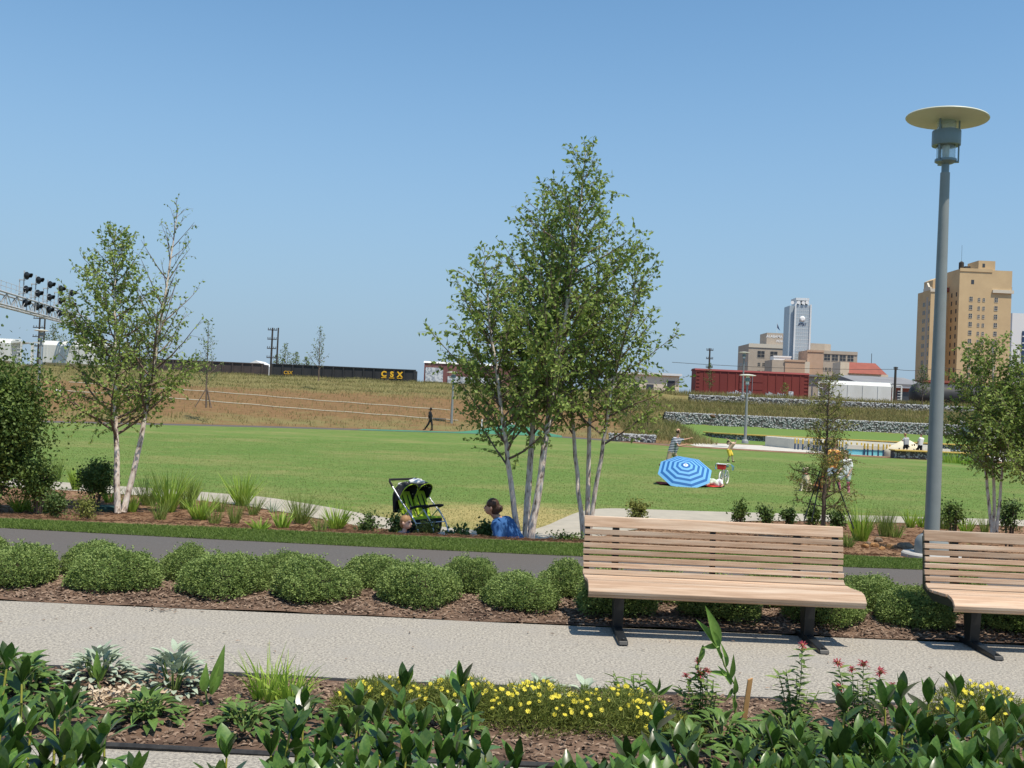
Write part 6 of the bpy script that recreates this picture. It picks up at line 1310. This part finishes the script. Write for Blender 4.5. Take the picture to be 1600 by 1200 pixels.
for E in (A, B):
    m = MB()
    for sx in (-.6, .6):
        for dy in (-.6, .6): m.bar((E.x+side.x*sx, E.y+dy, 2.6), (E.x+side.x*sx, E.y+dy, 10.75), .11, 6)
    for k in range(7): z = 2.9+k*1.05; m.bar((E.x+side.x*.6, E.y-.6, z), (E.x+side.x*.6, E.y+.6, z+1.0), .045, 5); m.bar((E.x-side.x*.6, E.y-.6, z), (E.x-side.x*.6, E.y+.6, z+1.0), .045, 5)
    m.build('support', 'gantry', gt, world=True)
sd_ = Vector((1, -.25, 0)).normalized()
for i, Y in enumerate((107.8, 112, 116.5, 121, 126)):
    k = (Y-A.y)/(B.y-A.y); p = A.lerp(B, k)+side*.55; m = MB(); m.bar(p+Vector((-.25, 0, -.0)), p+Vector((-.25, 0, 4.2)), .06, 6); m.box(p.x-.75, p.x-.15, p.y-.1, p.y+.1, p.z+3.15, p.z+3.25); m.box(p.x-.75, p.x-.15, p.y-.1, p.y+.1, p.z+1.7, p.z+1.8); m.bar(p+Vector((-.7, 0, .9)), p+Vector((-.7, 0, 3.3)), .05, 5); m.build('signal_mast', 'gantry', gt, world=True)
    for z in (.75, 2.2, 3.65):
        c = p+Vector((0, 0, z)); q = sd_.to_track_quat('Z', 'Y').to_matrix().to_4x4()
        h = MB().lathe([(.30, -.05), (.42, 0), (.42, .05)], c, 16, q).build('signal_head', 'signal_black', gt, world=True)
        v = MB(); n_ = 14; vs = []; fs = []
        for a_ in range(n_+1):
            an = radians(-130+260*a_/n_); base_ = Vector((.26*sin(an), .26*cos(an), 0)) if False else None
            uu = sd_.cross(Vector((0, 0, 1))); pt = uu*sin(an)*.27 + Vector((0, 0, cos(an)*.27)); ln = .62 - .28*(1-cos(an))/2
            vs += [c+pt+sd_*.05, c+pt+sd_*(.05+ln)]
        fs = [(2*a_, 2*a_+2, 2*a_+3, 2*a_+1) for a_ in range(n_)]; v.add(vs, fs); o = v.build('visor', 'signal_black', h, world=False); o.data.transform(Matrix.Translation(-rootloc(h))); so = o.modifiers.new('solid', 'SOLIDIFY'); so.thickness = .03
        MB().lathe([(.10, .052), (.17, .06), (.10, .09)], c, 12, q).build('lens', 'signal_lens', h, world=True)

# utility poles and wires
mat('pole_dark', (.055,.048,.042), rough=.9); mat('wire', (.03,.03,.03), rough=.6)
def upole(label, px, pyt, pyb, Y, arms, w=1.3, r=.16):
    a = at(px, pyb, Y); b = at(px, pyt, Y); t = thing('utility_pole', label, 'utility pole', (a.x, Y, 2.8), 0, 'utility poles along the railway'); h = b.z-2.8
    MB().lathe([(r, 0), (r*.7, h)], n=8).build('mast', 'pole_dark', t)
    for k in range(arms):
        z = h-.3-k*1.25; ar = MB().box(-w, w, -.12, .0, z-.06, z+.06).build('crossarm', 'pole_dark', t)
        for q in (-.9, -.45, .45, .9): MB().lathe([(.04, z+.092), (.06, z+.2), (.03, z+.28)], (q*w, -.06, 0), 6).build('insulator', 'pole_dark', ar)
    return t
upole('dark pole with four crossarms below the signal gantry', 58, 494, 580, 140, 4, .85); upole('thin dark pole behind the left crossarm pole', 66, 494, 580, 146, 0)
upole('dark pole with four crossarms behind the gondolas', 422.5, 512, 585, 138, 4, .62); upole('bare dark pole beside the four-crossarm pole', 431.5, 512, 585, 138.5, 0, r=.14)
upole('dark pole with three crossarms left of the red boxcar roof', 1107, 544, 600, 150, 3, .5); upole('plain dark pole between the white hopper and tank car', 1397, 573, 640, 126, 1, .25, .2)
wp = [at(1050, 566, 139), at(1400, 577, 139), at(1470, 574, 139), at(1700, 592, 139)]
g = MB(); pts = []
for a_, b_ in zip(wp[:-1], wp[1:]):
    for k in range(10): u_ = k/10; p = a_.lerp(b_, u_); pts.append((p.x, p.y, p.z-.5*4*u_*(1-u_)*.6))
g.tube(pts, .03, 4); o = g.build('overhead_wire', 'wire'); tag(o, 'thin dark wire strung above the freight cars at the right', 'wire')

# ---------------------------------------------------------------- town beyond the railway
mat('tan_brick', (.48,.41,.33), (.43,.365,.295), scale=.25, rough=.9); mat('orange_brick', (.54,.37,.26), (.49,.33,.23), scale=.25, rough=.9); mat('tower_glass', (.40,.47,.52), (.37,.44,.50), scale=.05, rough=.35, spec=.4); mat('tower_white', (.66,.68,.69), rough=.6); mat('win_dark', (.055,.06,.07), rough=.2, spec=.5); mat('yellow_brick', (.62,.455,.26), (.54,.39,.225), scale=.12, rough=.9, detail=7); mat('cornice', (.62,.56,.46), rough=.8); mat('roof_red', (.30,.095,.07), (.25,.08,.06), scale=.3, rough=.8); mat('roof_grey', (.20,.20,.21), (.25,.25,.25), scale=.3, rough=.8); mat('white_panel', (.72,.72,.72), rough=.6); mat('red_brick', (.26,.09,.065), (.21,.07,.05), scale=.3, rough=.9); mat('sign_red', (.6,.05,.05), rough=.6); mat('sign_white', (.8,.8,.8), rough=.6); mat('stain', (.42,.38,.34), (.48,.41,.33), scale=.4, rough=.9)  # tan brick and other far walls lightened, standing in for distance haze
def bld(name, label, pxl, pxr, pyt, Y, depth, m, rz=0.0, mid=900, py=None):
    """wall block whose front spans pxl..pxr, top at pyt (measured at the left), standing on the ground at z=3"""
    a = at(pxl, pyt, Y); b = at(pxr, pyt, Y); t = thing(name, label, 'building', (a.x, Y, 2.9), rz); w = b.x-a.x; h = a.z-2.9
    MB().box(0, w, 0, depth, 0, h).build('wall', m, t); return t, w, h
WIN = {}
def windows(t, xs_, zs_, w, h, y=-.0, m='win_dark', frame=None, side=None, skip=None):
    """each window its own part: dark pane set in a shallow frame, shared mesh"""
    key = (w, h, m, frame, side)
    if key not in WIN:
        g = MB(); d = .12
        if side is None: g.box(-w/2, w/2, -.05, .06, 0, h); fr__ = [(-w/2-.12, -w/2, 0, h), (w/2, w/2+.12, 0, h), (-w/2-.12, w/2+.12, -.15, -.002), (-.05, .05, 0.001, h-.001), (-w/2+.001, w/2-.001, h*.5-.05, h*.5+.05)]
        else: g.box(-.05, .06, -w/2, w/2, 0, h); fr__ = []
        me = g.mesh('window', m); f2 = None
        if frame:
            q = MB()
            for x0, x1, z0, z1 in fr__: q.box(x0, x1, -.14, -.052, z0, z1)
            f2 = q.mesh('window_frame', frame)
        WIN[key] = (me, f2)
    me, f2 = WIN[key]
    for z in zs_:
        for x in xs_:
            if skip and skip(x, z): continue
            o = link('window', me, t); o.location = (x, y, z) if side is None else (side, x, z)
            if f2: link('window_frame', f2, o)
# hospital-like tan block
t, w, h = bld('tan_office_block', 'wide tan brick office block left of the glass tower', 1170, 1262, 537, 650, 30, 'tan_brick'); windows(t, np.linspace(8, w-5, 4), [h-8.5], 4.6, 4.2, frame='cornice'); windows(t, np.concatenate([np.linspace(7, 10, 2), np.linspace(13.5, 16.5, 2), np.linspace(20, 23, 2)]), [h-14, h-19, h-24, h-29], 1.7, 2.2, frame='cornice')
MB().box(0, w, -.35, -.002, h-2.2, h+.3).build('parapet', 'cornice', t)
windows(t, np.linspace(4, 26, 6), [h-14, h-19, h-24, h-29], 1.7, 2.4, side=-.003)
pent = MB().box(w*.34, w+3, 6, 24, h+.003, h+8).build('penthouse', 'tan_brick', t); text(t, 'ALABAMA', w*.47, 5.9, h+5.0, 2.3, 'sign_white', 'sign_lettering', bold=.05); text(t, 'POWER', w*.60, 5.9, h+2.2, 2.0, 'sign_white', 'sign_lettering', bold=.05); MB().prism([(w*.62, h+4.4), (w*.62+3.6, h+4.4), (w*.62+1.8, h+7.9)], 5.4, 5.8, 'y').build('sign_triangle', 'sign_red', t)
fp = MB().bar((w*.55, 12, h+8), (w*.55, 12, h+15), .1, 6).build('flagpole', 'white_panel', t); MB().add([(w*.55, 12, h+15), (w*.55+1.4, 12.3, h+12), (w*.55+2.2, 12, h+10), (w*.55, 12, h+12)], [(0, 1, 2, 3), (3, 2, 1, 0)]).build('flag', 'post_navy', fp)
t, w, h = bld('tan_office_block', 'tan brick office wing right of the glass tower', 1278, 1340, 548, 596, 30, 'tan_brick'); windows(t, np.linspace(5.5, w-4, 4), [h-5.5], 3.6, 3.6, frame='cornice'); windows(t, np.concatenate([np.linspace(3+i*4.3, 5.2+i*4.3, 2) for i in range(5)]), [h-11.5, h-16, h-20.5, h-25], 1.5, 1.9, frame='cornice', skip=lambda x, z: x > w-1.5)
MB().box(0, w, -.3, -.002, h-1.6, h+.3).build('parapet', 'tan_brick', t)
m = MB(); a = at(1262, 536, 618); b = at(1304, 538, 618); m.prism([(a.x, 618), (b.x-6, 618), (b.x-2, 620), (b.x, 625), (b.x, 640), (a.x, 640)], 2.9, a.z, 'z'); t = thing('round_corner_block', 'tan block with rounded corner just right of the glass tower', 'building', (a.x, 618, 2.9)); m.build('wall', 'tan_brick', t, world=True); windows(t, [3, 7, 11], [a.z-2.9-9], 2.6, 3.2)
t, w, h = bld('brick_block', 'orange brick block in front of the glass tower base', 1227, 1258, 562, 560, 18, 'orange_brick'); MB().box(-7, -.003, 0.5, 17, 0, h-.3).build('side_wing', 'tan_brick', t); MB().box(w+.003, w+3.2, 2, 12, 0, h-.5).build('pale_strip', 'cornice', t); MB().box(-.3, w+.3, -.3, -.002, h-.9, h+.2).build('parapet', 'orange_brick', t)
t, w, h = bld('brick_block', 'taller orange brick block right of the tower base', 1262, 1287, 547, 565, 18, 'orange_brick'); MB().box(-.3, w+.3, -.3, -.002, h-.9, h+.2).build('parapet', 'orange_brick', t)
t, w, h = bld('white_block', 'small white building wall beside the tower base', 1209, 1236, 556, 570, 8, 'white_panel'); MB().box(-.2, w+.2, -.3, -.002, h-.6, h+.15).build('parapet', 'white_panel', t)
# glass tower with globe sign
a = at(1243, 476, 585); b = at(1267, 477, 585); t = thing('glass_tower', 'slim pale glass tower with white globe sign', 'building', (a.x, 585, 2.9)); w = b.x-a.x; h = a.z-2.9
MB().box(0, w, 0, 14, 0, h).build('shaft', 'tower_glass', t); MB().box(-2.9, -.003, 1.5, 13, 0, h-.5).build('side_face', 'tower_glass', t)
for x in (0, w): MB().box(x-.45, x+.45, -.5, -.003, 0, h+.4).build('corner_fin', 'tower_white', t)
for i in range(30): MB().box(.5, w-.5, -.06, -.003, 3+i*h/30, 3.18+i*h/30).build('floor_line', 'tower_white', t)
for x in np.linspace(1.4, w-1.4, 6): MB().box(x-.05, x+.05, -.1, -.062, 0, h-.6).build('mullion', 'tower_white', t)
MB().box(.6, w-.6, 1.5, 12, h+2.8, h+4.2).build('crown_slab', 'tower_white', t); c = MB()
for x in (1, w*.35, w*.65, w-1): c.box(x-.3, x+.3, 2, 11, h+.003, h+2.8)
c.build('crown_posts', 'tower_white', t)
for x, z in ((1.5, 1.3), (4.2, 1.2), (6.4, 1.5), (-2, 1.0)): MB().lathe([(.2, -.2), (.9, .3), (1.0, .5)], (x, -.2, h+z), 10, Matrix.Rotation(pi/2, 4, 'X')).build('antenna_dish', 'sign_white', t)
MB().lathe([(1.6, 0), (1.5, .3), (.9, .7)], (w*.48, -.15, h-8), 18, Matrix.Rotation(pi/2, 4, 'X')).build('globe_sign', 'sign_white', t); text(t, 'AT&T', w*.48, -.2, h-11.8, 1.9, 'post_navy', 'sign_lettering', bold=.05)
# church-like hall with red roof
t, w, h = bld('red_roof_hall', 'cream hall with red tiled roof right of the office wing', 1326, 1388, 583, 520, 16, 'cream_wall'); MB().prism([(-.8, h), (16.8, h), (8, h+6)], -.5, w-4, 'x').build('roof', 'roof_red', t); MB().add([(w-4.003, -.8, h), (w-4.003, 16.8, h), (w-4.003, 8, h+6), (w+3, 8, h-.2)], [(0, 3, 2), (2, 3, 1), (0, 1, 3)]).build('roof_hip', 'roof_red', t); windows(t, np.linspace(w*.55, w*.85, 3), [h-4.5], 1.4, 3.2, frame='white_panel'); MB().box(-4.5, -.003, -.5, 12, 0, h+5.5).build('gable_tower', 'cream_wall', t); windows(t, [-2.3], [h+1], 1.2, 2); MB().bar((w-6, 8, h+6), (w-6, 8, h+11), .15, 5).build('finial', 'pole_dark', t)
# long low sheds behind the train
t, w, h = bld('freight_shed', 'long low grey-roofed brick shed behind the white hopper', 1260, 1338, 588, 190, 20, 'tan_brick'); MB().box(-.5, w+.5, -.6, 20, h+.003, h+.35).build('roof', 'roof_grey', t)
t, w, h = bld('brick_shed', 'red brick shed with grey roof behind the tank car', 1342, 1442, 600, 172, 20, 'red_brick'); MB().prism([(-.6, h+.003), (20, h+.003), (20, h+1.4), (10, h+1.8), (-.6, h+.3)], -.5, w+.5).build('roof', 'roof_grey', t); MB().box(-.4, w+.4, -.5, -.003, h-.35, h).build('eave', 'white_panel', t); windows(t, np.linspace(7.4, w-1.5, 3), [h-2.6], 2.0, 1.6)
t, w, h = bld('brick_shed', 'brown brick shed low behind the tall lamp', 1444, 1560, 597, 176, 20, 'red_brick'); MB().box(-.4, w+.4, -.5, 20, h+.003, h+.4).build('roof', 'roof_red', t); windows(t, np.linspace(2.5, w-2, 6), [h-3], 1.6, 1.6)
t, w, h = bld('cream_shed', 'cream building with doorway behind the right part of the middle trees', 955, 1062, 583, 143, 10, 'cream_wall'); MB().box(-.3, w+.3, -.4, 10, h+.003, h+.3).build('roof', 'white_panel', t); d = MB().box(w-1.7, w-.6, -.06, -.003, 0, 3.2).build('door', 'win_dark', t); MB().box(w-1.85, w-1.72, -.1, -.003, 0, 3.3).build('door_frame', 'white_panel', t); windows(t, [1.5, 3.5, 5.5], [1.6], 1.0, 1.0)
t, w, h = bld('white_tent', 'low white peaked roof far behind the gondola', 380, 418, 571, 220, 8, 'white_panel'); MB().prism([(0, h), (w, h), (w*.5, h+1.2)], 0, 8, 'y').build('roof', 'white_panel', t)
# yellow brick high-rise
Y = 450; a = at(1500, 420, Y); S_ = Y/1600.0; hr_ = thing('high_rise', 'tall weathered yellow brick high-rise behind the lamp', 'building', (a.x, Y, 2.9)); H = a.z-2.9; Wd = (at(1582, 420, Y)-at(1500, 420, Y)).x
MB().box(0, Wd, 0, 26, 0, H).build('right_wing', 'yellow_brick', hr_)
zs_ = [H-14-i*3.72 for i in range(14)]
windows(hr_, [Wd*.23], zs_, 1.35, 1.9, frame='cornice'); windows(hr_, [Wd*.385, Wd*.475], zs_, .9, 1.5, frame='cornice'); windows(hr_, [Wd*.71], zs_, 1.35, 1.9, frame='cornice'); windows(hr_, [Wd*.25], [H-6.5], 1.3, 1.9)
MB().box(Wd*.63, Wd+.7, -.7, -.003, H-10, H-8.6).build('cornice', 'cornice', hr_); MB().box(Wd*.65, Wd+.3, .3, 20, H-8.6, H-7.0).build('tile_roof', 'roof_grey', hr_)
MB().box(0, Wd*.62, -.25, -.003, H-1, H+.4).build('parapet', 'yellow_brick', hr_); MB().box(Wd*.37, Wd*.69, 1.0, 12, H+.003, H+4.2).build('penthouse', 'yellow_brick', hr_); windows(hr_, [Wd*.47], [H+1.3], 1.1, 1.6, y=.97); MB().lathe([(1.1, H+.4), (1.1, H+3.2), (.3, H+3.8)], (Wd*.08, 3, 0), 10).build('water_tank', 'pole_dark', hr_); MB().bar((Wd*.08, 3, H+3.8), (Wd*.08, 3, H+11), .06, 4).build('mast', 'pole_dark', hr_); MB().box(Wd*.14, Wd*.24, 2, 5, H+.003, H+1.6).build('roof_plant', 'pole_dark', hr_)
# recessed middle and left wing: their left sides face away from the sun
windows(hr_, [2.6, 7.4], [H-12-i*3.72 for i in range(15)], 1.2, 1.9, side=-.003)
xm = at(1484, 500, Y+11).x-a.x; xf = at(1460, 500, Y+11).x-a.x; x0_ = at(1453, 500, Y+2).x-a.x; x1_ = at(1460, 500, Y+2).x-a.x; H2 = H-8.5; H3 = H2-1.0
MB().box(xf-2, -.004, 11, 25.9, 0, H2).build('middle_wing', 'yellow_brick', hr_); MB().box(xf, -.004, 10.2, 10.997, H2-.6, H2+1.3).build('tile_edge', 'roof_red', hr_)
MB().prism([(-6, H2+.003), (-.01, H2+.003), (-.01, H2+5.5), (-3, H2+6.5), (-6, H2+5)], 14, 24, 'y').build('stair_head', 'yellow_brick', hr_)
windows(hr_, [xf+(0-xf)*.22, xf+(0-xf)*.5, xf+(0-xf)*.68], [H2-6-i*3.72 for i in range(15)], 1.7, 2.1, y=11, frame='cornice')
MB().box(x0_, x1_, 2, 10.8, 0, H3).build('left_wing', 'yellow_brick', hr_); MB().box(x0_-.3, x1_+.3, 1.7, 1.997, H3-.9, H3+.5).build('cornice', 'cornice', hr_)
MB().prism([(3, H3+.003), (10.5, H3+.003), (10.5, H3+1.2), (8.6, H3+1.6), (6.8, H3+3.6), (5, H3+1.6), (3, H3+1.2)], x0_, x0_+.8, 'x').build('gable', 'cornice', hr_)
MB().box(x0_-.06, x0_-.003, 4.6, 6.6, H3-48, H3-3).build('stained_panel', 'stain', hr_); windows(hr_, [3.3, 8.2, 9.8], [H3-7-i*3.72 for i in range(15)], 1.0, 1.9, side=x0_-.003)
t, w, h = bld('white_tower', 'white tower block with dark glass at the right edge', 1582, 1640, 489, 520, 20, 'white_panel'); MB().box(w*.28, w+1, -.4, -.003, 0, h-9).build('glass_face', 'post_navy', t)
for i in range(16): MB().box(w*.28, w+1, -.5, -.403, h-12-i*3.4, h-11.4-i*3.4).build('floor_line', 'tower_white', t)
